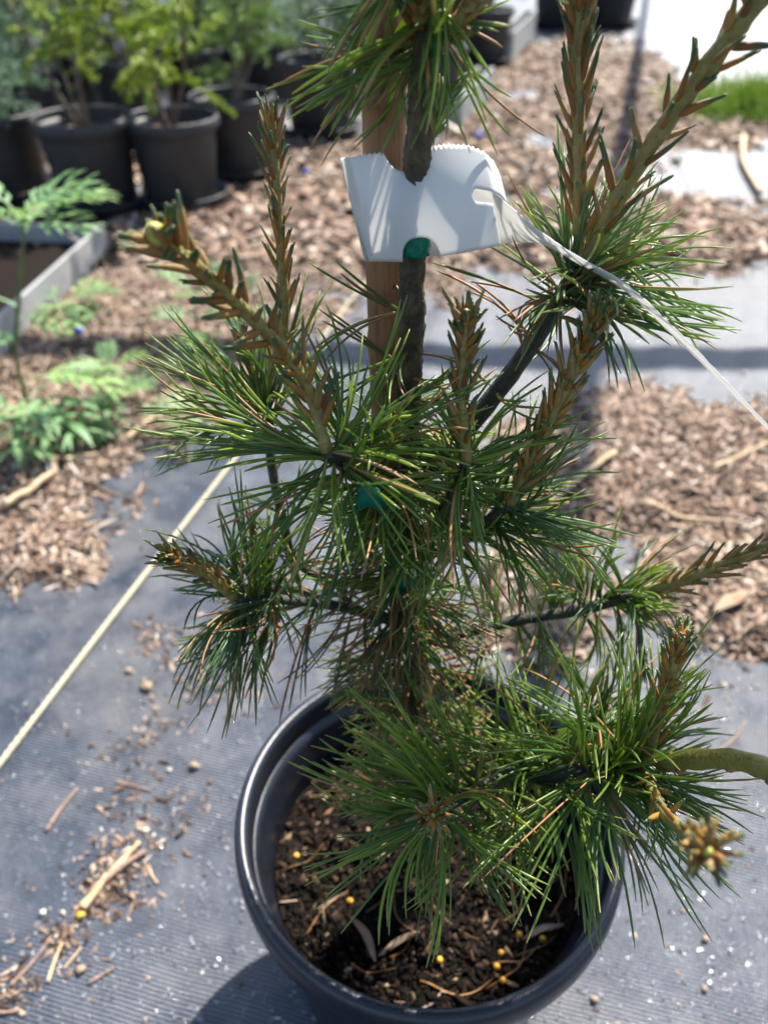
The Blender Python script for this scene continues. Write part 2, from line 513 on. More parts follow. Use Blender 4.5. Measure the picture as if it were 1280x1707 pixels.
def tuft(curve, nf, L, w, t0=0.0, t1=1.0, amin=30, amax=75, droop=0.25, curl=0.35, per=4, bias=None, biasw=0.0, jit=0.10, rmean=0.5):
    """fascicles of needles set along a world-space curve"""
    c = np.array([tuple(p) for p in curve])
    n = len(c)
    if per > 1: nf = max(3, int(nf * 0.86))
    out = []
    t = t0 + (t1 - t0) * rng.random(nf)
    f = t * (n - 1); k = np.minimum(f.astype(int), n - 2); fr = (f - k)[:, None]
    p = c[k] * (1 - fr) + c[k + 1] * fr
    ax = unit(c[np.minimum(k + 1, n - 1)] - c[np.maximum(k - 1, 0)])
    r = unit(rng.normal(size=(nf, 3)))
    rad = unit(r - ax * np.sum(r * ax, axis=1, keepdims=True))
    a = np.radians(amin + (amax - amin) * rng.random(nf))[:, None]
    d = ax * np.cos(a) + rad * np.sin(a)
    if bias is not None:
        d = unit(d + np.array(bias)[None] * biasw)
    turn = ax * curl * rng.random((nf, 1)) + np.array([[0, 0, -1.0]]) * droop * (0.2 + 1.8 * rng.random((nf, 1))) + rng.normal(size=(nf, 3)) * 0.52
    rm = np.clip(rmean + 0.10 + 0.26 * rng.normal(size=nf), 0, 1)
    for _ in range(per):
        d0 = unit(d + rng.normal(size=(nf, 3)) * jit * 0.75)
        d1 = unit(d0 + turn + rng.normal(size=(nf, 3)) * 0.12)
        out.append(dict(p0=p + rad * 0.0012, d0=d0, d1=d1, L=L * (0.72 + 0.42 * rng.random(nf)), w=w * (0.85 + 0.3 * rng.random(nf)),
                        rnd=np.clip(rm + 0.12 * rng.normal(size=nf), 0, 1)))
    return pack(out)

# ================================================================== SETTING
def und(x, y):
    """gentle undulation of the ground cloth"""
    v = x * math.cos(ROW_ANG) - y * math.sin(ROW_ANG)
    u = x * math.sin(ROW_ANG) + y * math.cos(ROW_ANG)
    fold = 0.0013 * np.sin(v * 46 + 1.6 * np.sin(u * 3.0) + 0.8) + 0.0009 * np.sin(v * 81 + 2.0 * np.sin(u * 5.1 + 1))
    return fold + 0.003 * np.sin(3.1 * x + 0.9 * y + 0.4) + 0.0025 * np.sin(5.3 * y - 2.2 * x) + 0.0015 * np.sin(11 * x + 7 * y)
def vnoise(x, y, s, seed=0.0):
    return np.array([mnoise.noise(Vector((a * s + seed, b * s - seed, seed * 0.7))) for a, b in zip(np.ravel(x), np.ravel(y))]).reshape(np.shape(x))

gv = [(-120, -60, -0.06), (120, -60, -0.06), (120, 250, -0.06), (-120, 250, -0.06)]
tag(obj('ground', mesh_from('ground', gv, [(0, 1, 2, 3)], smooth=False), 'earth'), kind='structure')

def grid_mesh(name, xs, ys, zf):
    X, Y = np.meshgrid(xs, ys)
    Z = zf(X, Y)
    V = np.stack([X, Y, Z], -1).reshape(-1, 3)
    nx, ny = len(xs), len(ys)
    i = np.arange(nx - 1)[None] + np.arange(ny - 1)[:, None] * nx
    Q = np.stack([i, i + 1, i + 1 + nx, i + nx], -1).reshape(-1, 4)
    return mesh_np(name, V, Q)
xs = np.concatenate([np.linspace(-14, -2, 25), np.linspace(-1.9, 1.9, 280), np.linspace(2, 14, 25)])
ys = np.concatenate([np.linspace(-4, -0.1, 14), np.linspace(0, 3, 90), np.linspace(3.15, 22, 60)])
tag(obj('weed_fabric', grid_mesh('weed_fabric', xs, ys, und), 'woven_fabric'), 'grey black woven ground cloth laid under the pots', None, None, 'structure')

# mulch lies in patches: (photo pixel centre, radii) carried to the ground
PATCH = [(-60, 760, 330, 210), (150, 560, 330, 190), (60, 880, 130, 120), (330, 420, 330, 200), (560, 330, 260, 110), (860, 210, 260, 120), (960, 120, 170, 60),
         (1080, 170, 110, 45), (1150, 395, 170, 70), (900, 400, 150, 70), (1110, 770, 300, 130), (1200, 960, 180, 150), (900, 1010, 110, 120), (1010, 860, 150, 90), (1180, 215, 160, 35),
         (420, 300, 200, 90), (700, 440, 110, 80)]
GAPS = [(1015, 935, 85, 85), (1150, 545, 190, 70), (960, 570, 90, 75), (700, 520, 60, 50), (700, 230, 55, 20), (875, 160, 40, 14), (900, 235, 45, 16), (1200, 275, 110, 28), (330, 780, 70, 50)]
def mulch_mask(x, y):
    px, py = proj(x, y)
    m = np.full(np.shape(x), -1.0)
    for a, b, rx, ry in PATCH:
        m = np.maximum(m, 1 - ((px - a) / rx) ** 2 - ((py - b) / ry) ** 2)
    for a, b, rx, ry in GAPS:
        m = np.minimum(m, -0.5 + 1.1 * (((px - a) / rx) ** 2 + ((py - b) / ry) ** 2))
    return np.clip(m, -1, 1)
mx, my = np.linspace(-2.2, 2.2, 190), np.concatenate([np.linspace(0.3, 3.2, 190), np.linspace(3.24, 9, 90)])
def mulch_z(X, Y):
    m = mulch_mask(X, Y)
    nz = vnoise(X, Y, 9, 2.0) * 0.5 + vnoise(X, Y, 31, 5.0) * 0.35
    return und(X, Y) + np.clip((m + nz * 0.9 - 0.22) * 0.018, -0.012, 0.012) + 0.003 * nz
tag(obj('mulch', grid_mesh('mulch', mx, my, mulch_z), 'mulch_base'), 'brown bark mulch bed spread over the ground cloth', None, None, 'structure')

def chips(name, n, sampler, size, mat, parent=None, zf=None, flat=0.28, elong=1.5, label=None, rpow=1.0, tilt=0.35):
    x, y = sampler(n)
    n = len(x)
    z = zf(x, y)
    s = size * np.exp(np.clip(rng.normal(size=n) * 0.42, -0.9, 0.7))
    base = np.array([[-1, -.8, -1], [1, -1, -1], [.8, 1, -1], [-1, .9, -1], [-.8, -.7, 1], [.9, -.6, 1], [.6, .8, 1], [-.7, .8, 1]], dtype=float)
    V = base[None] * (1 + 0.35 * rng.normal(size=(n, 8, 3)))
    el = elong * np.exp(np.abs(rng.normal(size=n)) * 0.45)
    V = V * np.stack([s * el, s, s * flat], -1)[:, None, :] * 0.5
    a = rng.random(n) * 6.283; tx = rng.normal(size=n) * tilt; ty = rng.normal(size=n) * tilt
    def rot(V, ang, i, j):
        c, s_ = np.cos(ang)[:, None], np.sin(ang)[:, None]
        vi, vj = V[:, :, i].copy(), V[:, :, j].copy()
        V[:, :, i] = c * vi - s_ * vj; V[:, :, j] = s_ * vi + c * vj
    rot(V, tx, 1, 2); rot(V, ty, 0, 2); rot(V, a, 0, 1)
    V += np.stack([x, y, z + s * flat * 0.5], -1)[:, None, :]
    q = np.array([[3, 2, 1, 0], [4, 5, 6, 7], [0, 1, 5, 4], [1, 2, 6, 5], [2, 3, 7, 6], [3, 0, 4, 7]])
    Q = (q[None] + (np.arange(n) * 8)[:, None, None]).reshape(-1, 4)
    rnd = np.repeat(rng.random(n) ** rpow, 8)
    o = obj(name, mesh_np(name, V.reshape(-1, 3), Q, {'rnd': rnd}, smooth=False), mat, parent)
    tag(o, label, None, None, 'stuff')
    return o
def view_sampler(y0, y1, thresh, prob=None):
    def f(n):
        # denser close to the viewer
        y = y0 * (y1 / y0) ** rng.random(n)
        half = 0.55 * (y * _cp + CAM_H * _sp) + 0.06
        x = (rng.random(n) * 2 - 1) * half
        m = mulch_mask(x, y)
        keep = m + 0.5 * vnoise(x, y, 9, 2.0) + 0.35 * vnoise(x, y, 31, 5) + 0.16 * rng.normal(size=n) > thresh
        return x[keep], y[keep]
    return f
mz = lambda x, y: und(x, y) + np.clip((mulch_mask(x, y) + vnoise(x, y, 9, 2.0) * 0.45 + vnoise(x, y, 31, 5.0) * 0.31 - 0.22) * 0.018, 0.0, 0.012)
tag(chips('bark_chips', 170000, view_sampler(0.42, 3.0, 0.16), 0.0035, 'bark_chip', None, mz, 0.16, 1.9), 'loose bark chips covering the mulch bed', 'mulch')
tag(chips('far_bark_chips', 26000, view_sampler(1.6, 7.5, 0.16), 0.011, 'bark_chip', None, mz), 'loose bark chips far down the bed by the pots', 'mulch')

tag(chips('bark_slivers', 16000, view_sampler(0.42, 3.5, 0.10), 0.0020, 'bark_chip', None, lambda x, y: mz(x, y) + 0.002, 0.5, 7.0, rpow=0.6), 'thin straw and bark slivers strewn over the mulch', 'mulch')
# sparse crumbs and a trail of debris on the cloth
def trail_sampler(n):
    pts = [(20, 1650, 40, 40), (110, 1565, 40, 35), (190, 1470, 60, 50), (240, 1400, 70, 50), (270, 1330, 90, 50), (250, 1220, 80, 60), (300, 1110, 70, 60), (255, 1060, 30, 30), (390, 1140, 60, 50), (1180, 1110, 90, 50), (1000, 1170, 40, 40), (200, 1450, 40, 40), (170, 1500, 40, 40)]
    k = rng.integers(0, len(pts), n)
    pa = np.array(pts, dtype=float)[k]
    px = pa[:, 0] + pa[:, 2] * rng.normal(size=n) * 0.6; py = pa[:, 1] + pa[:, 3] * rng.normal(size=n) * 0.6
    g = np.array([tuple(G(a, b)) for a, b in zip(px, py)])
    return g[:, 0], g[:, 1]
tag(chips('cloth_crumbs', 1100, trail_sampler, 0.0017, 'bark_chip', None, und, 0.35, 2.2, rpow=1.5), 'trail of bark crumbs and grit on the ground cloth', 'debris')
def sparse(n):
    px = rng.random(n) * 1400 - 60; py = 930 + rng.random(n) * 800
    g = np.array([tuple(G(a, b)) for a, b in zip(px, py)])
    return g[:, 0], g[:, 1]
tag(chips('cloth_grit', 700, sparse, 0.0011, 'bark_chip', None, und, 0.5, 1.4), 'fine grit strewn over the ground cloth', 'debris')

def gl_s(n):
    px = rng.random(n) * 1400 - 60; py = 600 + rng.random(n) * 1130
    g = np.array([tuple(G(a, b)) for a, b in zip(px, py)])
    keep = mulch_mask(g[:, 0], g[:, 1]) < 0.0
    return g[keep, 0], g[keep, 1]
tag(chips('glint_flakes', 5000, gl_s, 0.0010, 'glint_flake', None, lambda x, y: und(x, y) + 0.0004, 0.08, 1.3, tilt=0.10), 'tiny flakes added for sun glints on the ground cloth', 'debris')  # flat glossy flakes, added so the woven cloth shows sun glints

# rope: two twisted strands lying on the cloth
def rope():
    a, b = G(-90, 1395), G(610, 475)
    dirv = (b - a); Ltot = dirv.length; dirv.normalize()
    side = Vector((dirv.y, -dirv.x, 0))
    root = empty('cord', (a.x, a.y, 0))
    tag(root, 'pale twisted cord stretched across the ground cloth', 'cord')
    n = 700
    for st in range(3):
        pts = []
        for i in range(n):
            s = i / (n - 1) * Ltot
            ph = s / 0.024 * 2 * math.pi / 1.0 + st * 2 * math.pi / 3
            c = a + dirv * s + side * (0.004 * math.sin(s * 3.0))
            zz = float(und(np.array(c.x), np.array(c.y))) + 0.0036
            zz = max(zz, float(mulch_z(np.array([[c.x]]), np.array([[c.y]]))[0, 0]) + 0.003) if i % 1 == 0 else zz
            pts.append(Vector((c.x, c.y, zz)) + side * 0.0014 * math.cos(ph) + Vector((0, 0, 0.0014 * math.sin(ph))))
        V, F = tube(pts, 0.0014, 6)
        obj('strand', mesh_from('strand', V, F), 'cord', root)
rope()

# bare pipe frame over the nursery beds; only its shadow shows
def pipe_frame():
    H = 2.2
    off = H / math.tan(R(SUN_EL)); hh = math.hypot(*SUN_AZ)
    ox, oy = SUN_AZ[0] / hh * off, SUN_AZ[1] / hh * off
    root = empty('pipe_frame', (0, 1.22 + oy, 0))
    tag(root, 'bare metal pipe frame standing over the nursery beds', 'frame')
    y = 1.21 + oy
    V, F = tube([Vector((-3, y, H)), Vector((3.2, y, H))], 0.036, 12); obj('crossbar', mesh_from('crossbar', V, F), 'steel', root)
    for x in (-3, 3.2):
        V, F = tube([Vector((x, y, -0.03)), Vector((x, y, H))], 0.036, 12); obj('post', mesh_from('post', V, F), 'steel', root)
    s0, s1 = G(1078, 5), G(1030, 330)
    d = (s0 - s1).normalized()
    p0 = s1 + d * 9 + Vector((ox, oy, H + 0.05)); p1 = s1 - d * 5.5 + Vector((ox, oy, H + 0.05))
    V, F = tube([p0, p1], 0.026, 12); obj('purlin', mesh_from('purlin', V, F), 'steel', root)
    for p in (p0, p1):
        V, F = tube([Vector((p.x, p.y, -0.03)), p], 0.026, 12); obj('post', mesh_from('post', V, F), 'steel', root)
pipe_frame()

# ================================================================== FRONT POT
PC = Vector((0.026, 0.264, 0.0))
def pot_parts(root, centre, scale=1.0, mat='black_plastic', seg=96, ribs=True, soil_mat='soil_base', soil_h=0.158):
    s = scale
    def lz(p): return [(r * s, z * s) for r, z in p]
    c = (centre[0], centre[1], centre[2])
    wall = [(0.0, 0.004), (0.080, 0.004), (0.083, 0.008), (0.0975, 0.150), (0.1000, 0.158), (0.1015, 0.1595), (0.1030, 0.171), (0.1005, 0.1715), (0.0985, 0.160), (0.0945, 0.150)]
    zz = 0.147
    if ribs:
        while zz > 0.10:
            wall += [(0.0945 - (0.15 - zz) * 0.1, zz), (0.0937 - (0.15 - zz) * 0.1, zz - 0.002)]
            zz -= 0.004
    wall += [(0.082, 0.02), (0.0, 0.014)]
    V, F = lathe(lz(wall), seg, c); w = obj('wall', mesh_from('pot_wall', V, F), mat, root)
    rim = [(0.1032, 0.166), (0.1085, 0.1665), (0.1105, 0.169), (0.1112, 0.176), (0.1108, 0.1850), (0.1092, 0.1890), (0.1068, 0.1903), (0.1038, 0.1890), (0.1025, 0.185), (0.1010, 0.172), (0.1022, 0.1672)]
    V, F = lathe(lz(rim), seg, c, closed=True); obj('rim', mesh_from('pot_rim', V, F), mat, root)
    return w
pot = empty('nursery_pot', tuple(PC))
tag(pot, 'glossy black plastic pot holding the staked pine, rim fully in view', 'pot', 'black nursery pots')
pot_parts(pot, PC, 1.02)

SOIL_Z = 0.135
def soil_z(x, y):
    r = np.hypot(x - PC.x, y - PC.y)
    return SOIL_Z + 0.010 * vnoise(x, y, 28, 1.0) + 0.004 * vnoise(x, y, 80, 4.0) + 0.012 * np.clip(1 - r / 0.075, 0, 1)
def soil_disc():
    V, F = [], []
    nr, na = 26, 72
    rr = np.linspace(0.0, 0.0935, nr + 1)[1:]
    aa = np.arange(na) / na * 2 * np.pi
    X = PC.x + rr[:, None] * np.cos(aa); Y = PC.y + rr[:, None] * np.sin(aa)
    Z = soil_z(X, Y)
    pts = np.stack([X, Y, Z], -1).reshape(-1, 3)
    V = [tuple(p) for p in pts] + [(PC.x, PC.y, float(soil_z(np.array(PC.x), np.array(PC.y))))]
    for i in range(nr - 1):
        for j in range(na):
            j2 = (j + 1) % na
            F.append((i * na + j, (i + 1) * na + j, (i + 1) * na + j2, i * na + j2))
    for j in range(na): F.append((len(V) - 1, j, (j + 1) % na))
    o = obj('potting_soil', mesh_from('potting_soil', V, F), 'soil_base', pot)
    return o
soil = soil_disc()
def disc_sampler(n):
    r = 0.090 * np.sqrt(rng.random(n)); a = rng.random(n) * 6.283
    return PC.x + r * np.cos(a), PC.y + r * np.sin(a)
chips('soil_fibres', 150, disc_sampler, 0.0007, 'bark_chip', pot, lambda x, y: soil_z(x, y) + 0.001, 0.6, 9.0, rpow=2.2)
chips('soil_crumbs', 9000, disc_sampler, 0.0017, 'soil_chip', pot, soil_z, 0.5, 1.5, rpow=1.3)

# things lying on the soil
for i, (px, py) in enumerate([(617, 1241), (836, 1585), (838, 1635), (732, 1605), (866, 1555), (583, 1497), (495, 1432), (828, 1610), (905, 1560), (640, 1420)]):
    g = G(px, py, SOIL_Z + 0.004)
    if (Vector((g.x, g.y, 0)) - PC).length > 0.088: continue
    V, F = blob(0.0021, seed=i, amp=0.08)
    zz = float(soil_z(np.array([g.x]), np.array([g.y]))[0]) + 0.0027
    o = obj('fertilizer_pellet', mesh_from('fertilizer_pellet', V, F), 'pellet', loc=(g.x, g.y, zz))
    tag(o, 'round orange fertilizer pellet lying on the potting soil ' + ('below the front needles at upper left' if py < 1300 else 'by the right front rim' if px > 800 else 'near the left rim' if px < 600 else 'in the dark front middle'), 'pellet', 'fertilizer pellets on the soil')
def lay(px0, py0, px1, py1, zf, lift, bendamt=0.12):
    a, b = G(px0, py0, zf), G(px1, py1, zf)
    m = (a + b) / 2 + Vector((-(b - a).y, (b - a).x, 0)) * bendamt
    return a, m, b
SOIL_NEEDLES = [(510, 1555, 580, 1475), (700, 1635, 830, 1620), (810, 1640, 880, 1555), (820, 1600, 900, 1570), (715, 1515, 800, 1560), (610, 1520, 690, 1495), (655, 1500, 690, 1560), (720, 1545, 710, 1590), (585, 1600, 660, 1610),
                (520, 1330, 575, 1290), (560, 1320, 610, 1270), (600, 1290, 680, 1320), (540, 1360, 600, 1310), (920, 1520, 945, 1440), (840, 1530, 870, 1500), (930, 1480, 980, 1540), (860, 1590, 930, 1550), (480, 1450, 540, 1410), (650, 1590, 690, 1560)]
for i, (x0, y0, x1, y1) in enumerate(SOIL_NEEDLES):
    a, m, b = lay(x0, y0, x1, y1, SOIL_Z + 0.006, 0, random.uniform(-0.2, 0.2))
    pts = catmull([a, m, b], 9)
    ok = all((Vector((p.x, p.y, 0)) - PC).length < 0.091 for p in pts)
    if not ok: continue
    for p in pts: p.z = float(soil_z(np.array([p.x]), np.array([p.y]))[0]) + 0.0028
    V, F = tube(pts, lambda t: 0.0006 * (1 - 0.6 * t), 5)
    o = obj('fallen_needle', mesh_from('fallen_needle', V, F, {'rnd': np.full(len(V), random.random()), 'along': np.full(len(V), 0.5)}), 'needle_dead')
    tag(o, 'dry brown pine needle fallen on the potting soil ' + ('by the sunny mound at upper left' if y0 < 1380 else 'by the right rim' if x0 > 800 else 'by the front rim' if y0 > 1580 else 'in the dark middle of the pot'), 'needle', 'fallen needles on the soil')
for i, (x0, y0, x1, y1, w) in enumerate([(585, 1530, 625, 1600, 0.005), (630, 1590, 700, 1565, 0.004), (870, 1565, 940, 1540, 0.004)]):
    a, m, b = lay(x0, y0, x1, y1, SOIL_Z + 0.006, 0, 0.1)
    pts = catmull([a, m, b], 8)
    sidev = Vector((-(b - a).y, (b - a).x, 0)).normalized()
    V, F = [], []
    for k, p in enumerate(pts):
        ww = w * math.sin(math.pi * (0.08 + 0.84 * k / 7))
        zz = float(soil_z(np.array([p.x]), np.array([p.y]))[0]) + 0.004
        for s, dz in ((-1, 0.001), (0, -0.0005), (1, 0.0012)):
            V.append(Vector((p.x, p.y, zz + dz)) + sidev * s * ww * 0.5)
    for k in range(7):
        for j in range(2): F.append((k * 3 + j, k * 3 + j + 1, k * 3 + j + 4, k * 3 + j + 3))
    o = obj('bark_strip', mesh_from('bark_strip', V, F), 'fallen_leaf')
    so = o.modifiers.new('s', 'SOLIDIFY'); so.thickness = 0.0008
    tag(o, ['curled pale bark strip on the soil near the front rim', 'second tan bark strip on the soil beside the curled one', 'grey bark strip on the soil by the right rim'][i], 'bark')

# ================================================================== STAKE, TIES, TAG
stake_pts = catmull([P(716, 1350, 0.492), P(690, 1080, 0.415), P(655, 800, 0.348), P(645, 520, 0.300), P(641, 260, 0.268), P(641, 60, 0.249), P(640, -160, 0.232)], 40)
stake_root = empty('bamboo_stake', tuple(stake_pts[0]))
tag(stake_root, 'brown bamboo stake tied behind the pine trunk', 'stake')
def stake_r(t):
    r = 0.0073
    for nt_ in (0.18, 0.47, 0.74, 0.93):
        r += 0.0009 * math.exp(-((t - nt_) / 0.008) ** 2)
    return r
V, F = tube(catmull(stake_pts, 160), stake_r, 20)
obj('cane', mesh_from('cane', V, F), 'bamboo', stake_root)

trunk_ctrl = [P(722, 1375, 0.470), P(680, 1100, 0.398), P(668, 960, 0.362), P(680, 720, 0.318), P(686, 500, 0.279), P(690, 330, 0.256), P(706, 150, 0.236), P(716, 0, 0.224), P(722, -160, 0.212)]
trunk_pts = catmull(trunk_ctrl, 120)
def near_row(row):
    best = min(trunk_pts, key=lambda p: abs(proj(p.x, p.y, p.z)[1] - row)); return best
def stake_row(row):
    return min(stake_pts_f, key=lambda p: abs(proj(p.x, p.y, p.z)[1] - row))
stake_pts_f = catmull(stake_pts, 200)

def tie(row0, row1, label, tail=False):
    """tape band wrapped round trunk and stake together"""
    a, b = near_row(row0), near_row(row1)
    sa, sb = stake_row(row0), stake_row(row1)
    V, F = [], []
    NR, NS = 7, 40
    for i in range(NR):
        f = i / (NR - 1)
        ct, cs = a.lerp(b, f), sa.lerp(sb, f)
        ct = Vector((ct.x, ct.y, a.z + (b.z - a.z) * f)); cs = Vector((cs.x, cs.y, ct.z))
        ax = (cs - ct); L = ax.length; ax = ax.normalized() if L > 1e-6 else Vector((1, 0, 0))
        sd_ = Vector((-ax.y, ax.x, 0))
        r1, r2 = 0.0058, 0.0088
        for k in range(NS):
            t = k / NS
            ang = 2 * math.pi * t
            d = ax * math.cos(ang) + sd_ * math.sin(ang)
            base = cs if math.cos(ang) > 0 else ct
            r = (r2 if math.cos(ang) > 0 else r1) + 0.0004 * math.sin(ang * 7 + i * 2) 
            V.append(base + d * r)
    for i in range(NR - 1):
        for k in range(NS):
            k2 = (k + 1) % NS
            F.append((i * NS + k, i * NS + k2, (i + 1) * NS + k2, (i + 1) * NS + k))
    c = near_row((row0 + row1) / 2)
    root = empty('plant_tie', tuple(c))
    tag(root, label, 'tie', 'green ties on the stake')
    o = obj('band', mesh_from('band', V, F), 'green_tape', root)
    so = o.modifiers.new('s', 'SOLIDIFY'); so.thickness = 0.0004
    if tail:
        c = P(650, 870, 0.325)
        pts = catmull([c, P(640, 845, 0.295), P(618, 824, 0.285), P(594, 832, 0.288)], 14)
        V, F = [], []
        for i, p in enumerate(pts):
            up = Vector((0.15 * math.sin(i * 0.6), 0.1, 1)).normalized() * 0.0052
            V += [p - up, p, p + up]
        for i in range(13):
            for j in range(2): F.append((i * 3 + j, i * 3 + j + 1, i * 3 + j + 4, i * 3 + j + 3))
        o = obj('loose_end', mesh_from('loose_end', V, F), 'green_tape', root)
        so = o.modifiers.new('s', 'SOLIDIFY'); so.thickness = 0.0004
tie(975, 880, 'green plastic tie with a loose end round trunk and stake below the needles', True)
tie(425, 375, 'green plastic tie half hidden behind the white tag')

def ipl(x, pts):
    pts = sorted(pts)
    return float(np.interp(x, [p[0] for p in pts], [p[1] for p in pts]))
def plant_tag():
    root = empty('plant_tag', tuple(P(690, 340, 0.26)))
    tag(root, 'white plastic loop tag round trunk and stake with a long tail', 'tag')
    V, F = [], []
    NC = 130
    def col(u):
        # u: 0 left fold .. 1 right fold. returns top, bottom (px) and depth
        xt = 567 + (834 - 567) * u
        xb = 608 + (862 - 608) * u
        top = ipl(u, [(0, 268), (0.04, 262), (0.30, 254), (0.65, 242), (0.80, 243), (0.90, 254), (0.96, 270), (1, 292)])
        bot = ipl(u, [(0, 432), (0.03, 436), (0.25, 437), (0.5, 428), (1, 405)])
        z = 0.2475 + 0.013 * abs(u - 0.52) ** 2.2 * 4 + (0.010 * max(0, (0.06 - u) / 0.06)) + 0.014 * max(0, (u - 0.9) / 0.1) ** 1.5
        return xt, top, xb, bot, z
    top_i, bot_i, mid_t, mid_b = [], [], [], []
    rows = 12
    strips = []
    for c in range(NC + 1):
        u = c / NC
        xt, top, xb, bot, z = col(u)
        t0, t1 = 0.0, 1.0                                   # 0 top, 1 bottom
        hgt = bot - top
        # top notch (half round) and bottom notch
        d = (u - 0.405) / 0.130
        if abs(d) < 1: t0 = 0.20 * math.sqrt(max(0, 1 - d * d))
        else: t0 = -0.016 if (c % 4 == 0 and u > 0.1) else 0.0
        d = (u - 0.375) / 0.125
        if -1 < d < 1: t1 = 1 - 0.20 * math.sqrt(max(0, 1 - abs(d) ** 2.4))
        s0 = s1 = 0.5
        if u > 0.77:
            k = min(1, (u - 0.77) / 0.035)
            s0 = 0.5 - 0.085 * math.sqrt(max(0, 1 - (1 - k) ** 2)); s1 = 0.5 + 0.045 * math.sqrt(max(0, 1 - (1 - k) ** 2))
        strips.append((u, xt, top, xb, bot, z, t0, t1, s0, s1))
    def pt(s, t):
        u, xt, top, xb, bot, z = s[:6]
        bow = 0.003 * math.sin(math.pi * min(max(t, 0), 1))
        return P(xt + (xb - xt) * t, top + (bot - top) * t, z - bow + 0.012 * t)
    def block(cols, lo, hi):
        base = len(V)
        for s in cols:
            a, b = lo(s), hi(s)
            for r in range(rows + 1): V.append(pt(s, a + (b - a) * r / rows))
        for i in range(len(cols) - 1):
            for r in range(rows):
                k = base + i * (rows + 1) + r
                F.append((k, k + 1, k + rows + 2, k + rows + 1))
    block(strips, lambda s: s[6], lambda s: s[8])
    low = [s for s in strips if s[0] <= 0.895]
    block(low, lambda s: s[9], lambda s: s[7])
    # merge the seam where there is no slot
    me = mesh_from('front_band', V, F)
    o = obj('front_band', me, 'white_tag_plastic', root)
    w = o.modifiers.new('w', 'WELD'); w.merge_threshold = 0.00001
    so = o.modifiers.new('s', 'SOLIDIFY'); so.thickness = 0.0003
    # rear band and tail, one strip
    T = [(568, 264, .268), (640, 258, .290), (740, 268, .294), (800, 305, .276), (850, 346, .266), (900, 388, .260), (960, 428, .256), (1040, 474, .252), (1120, 546, .247), (1200, 628, .242), (1310, 745, .236)]
    B = [(609, 436, .276), (670, 432, .298), (760, 424, .302), (815, 412, .286), (868, 404, .276), (912, 412, .272), (965, 442, .267), (1043, 488, .262), (1122, 562, .256), (1203, 640, .250), (1314, 754, .244)]
    tc, bc = catmull([P(*p) for p in T], 90), catmull([P(*p) for p in B], 90)
    V, F = [], []
    for i in range(90):
        a, b = tc[i], bc[i]
        for k in range(6):
            j = 0.00025 * random.random() if k in (0, 5) else 0
            V.append(a.lerp(b, k / 5) + Vector((0, 0, j)))
    for i in range(89):
        for k in range(5): F.append((i * 6 + k, i * 6 + k + 1, i * 6 + k + 7, i * 6 + k + 6))
    o = obj('tail', mesh_from('tail', V, F), 'white_tag_plastic', root)
    so = o.modifiers.new('s', 'SOLIDIFY'); so.thickness = 0.00035
plant_tag()

# ================================================================== PINE
pine_base = trunk_pts[0]
pine = empty('pine_sapling', tuple(pine_base))
tag(pine, 'young pine with long green needles and brown candle shoots in black pot', 'pine')
V, F = tube(catmull(trunk_ctrl, 260), lambda t: (0.0056 - 0.0020 * t) * (1 + 0.05 * math.sin(t * 95) + 0.04 * math.sin(t * 41 + 1)), 16, 0.16)
trunk = obj('trunk', mesh_from('trunk', V, F), 'trunk_bark', pine)
WORLD_OF[trunk.name] = Matrix()

NEED = []          # (parent object, needle arrays, material)
def add_needles(parent, N, mat='needle_green', dead=0.06):
    n = len(N['L'])
    isd = rng.random(n) < dead * 1.25 + 0.015
    NEED.append((parent, take(N, ~isd), mat))
    if isd.any(): NEED.append((parent, take(N, isd), 'needle_dead'))

def branch(pts, r0, r1, mat='branch_bark', n=30):
    c = catmull([P(*p) for p in pts], n)
    V, F = tube(c, lambda t: r0 + (r1 - r0) * t, 10, 0.12)
    o = obj('branch', mesh_from('branch', V, F), mat, pine)
    return o, c

# needle bundles: a papery sheath with two or three needle tips poking out; six shapes shared by all candles
BUNDLES = []
for v in range(6):
    rv = random.Random(40 + v)
    V, F, al = [], [], []
    bend = [0.0, 0.10, -0.10, 0.18, 0.05, -0.16][v]
    def ring_tube(zs, rs, S, off, tipo):
        b0 = len(V)
        for i, (z_, r_) in enumerate(zip(zs, rs)):
            f = i / (len(zs) - 1)
            for k in range(S):
                a = 2 * math.pi * k / S
                V.append((r_ * math.cos(a) * 0.5 + off[0] + tipo[0] * f * f, r_ * math.sin(a) * 0.5 + off[1] + tipo[1] * f * f, z_)); al.append(z_)
        for i in range(len(zs) - 1):
            for k in range(S):
                F.append((b0 + i * S + k, b0 + i * S + (k + 1) % S, b0 + (i + 1) * S + (k + 1) % S, b0 + (i + 1) * S + k))
        F.append(tuple(b0 + (len(zs) - 1) * S + k for k in range(S)))
    ring_tube([0, 0.10, 0.28, 0.48, 0.66, 0.74], [0.5, 0.92, 1.0, 0.9, 0.72, 0.5], 6, (0, 0), (0, 0))
    nt_ = [2, 3, 2, 1, 3, 2][v]
    for q in range(nt_):
        a = q * 6.283 / nt_ + rv.uniform(0, 1); d = 0.16 if nt_ > 1 else 0
        e = rv.uniform(0.88, 1.0) if q else 1.0
        w_ = 0.62 if nt_ == 1 else 0.46
        ring_tube([0.55, 0.75, e - 0.05, e], [w_, w_, w_ * 0.85, w_ * 0.45], 4, (d * math.cos(a), d * math.sin(a)), (0.3 * d * math.cos(a), 0.3 * d * math.sin(a)))
    V = [(x + 4.0 * bend * z * z, y, z) for x, y, z in V]
    me = mesh_from('needle_bundle', V, F, {'along': al, 'rnd': np.zeros(len(V))})
    me.materials.append(MAT['needle_bundle'])
    BUNDLES.append((me, V, F, al))

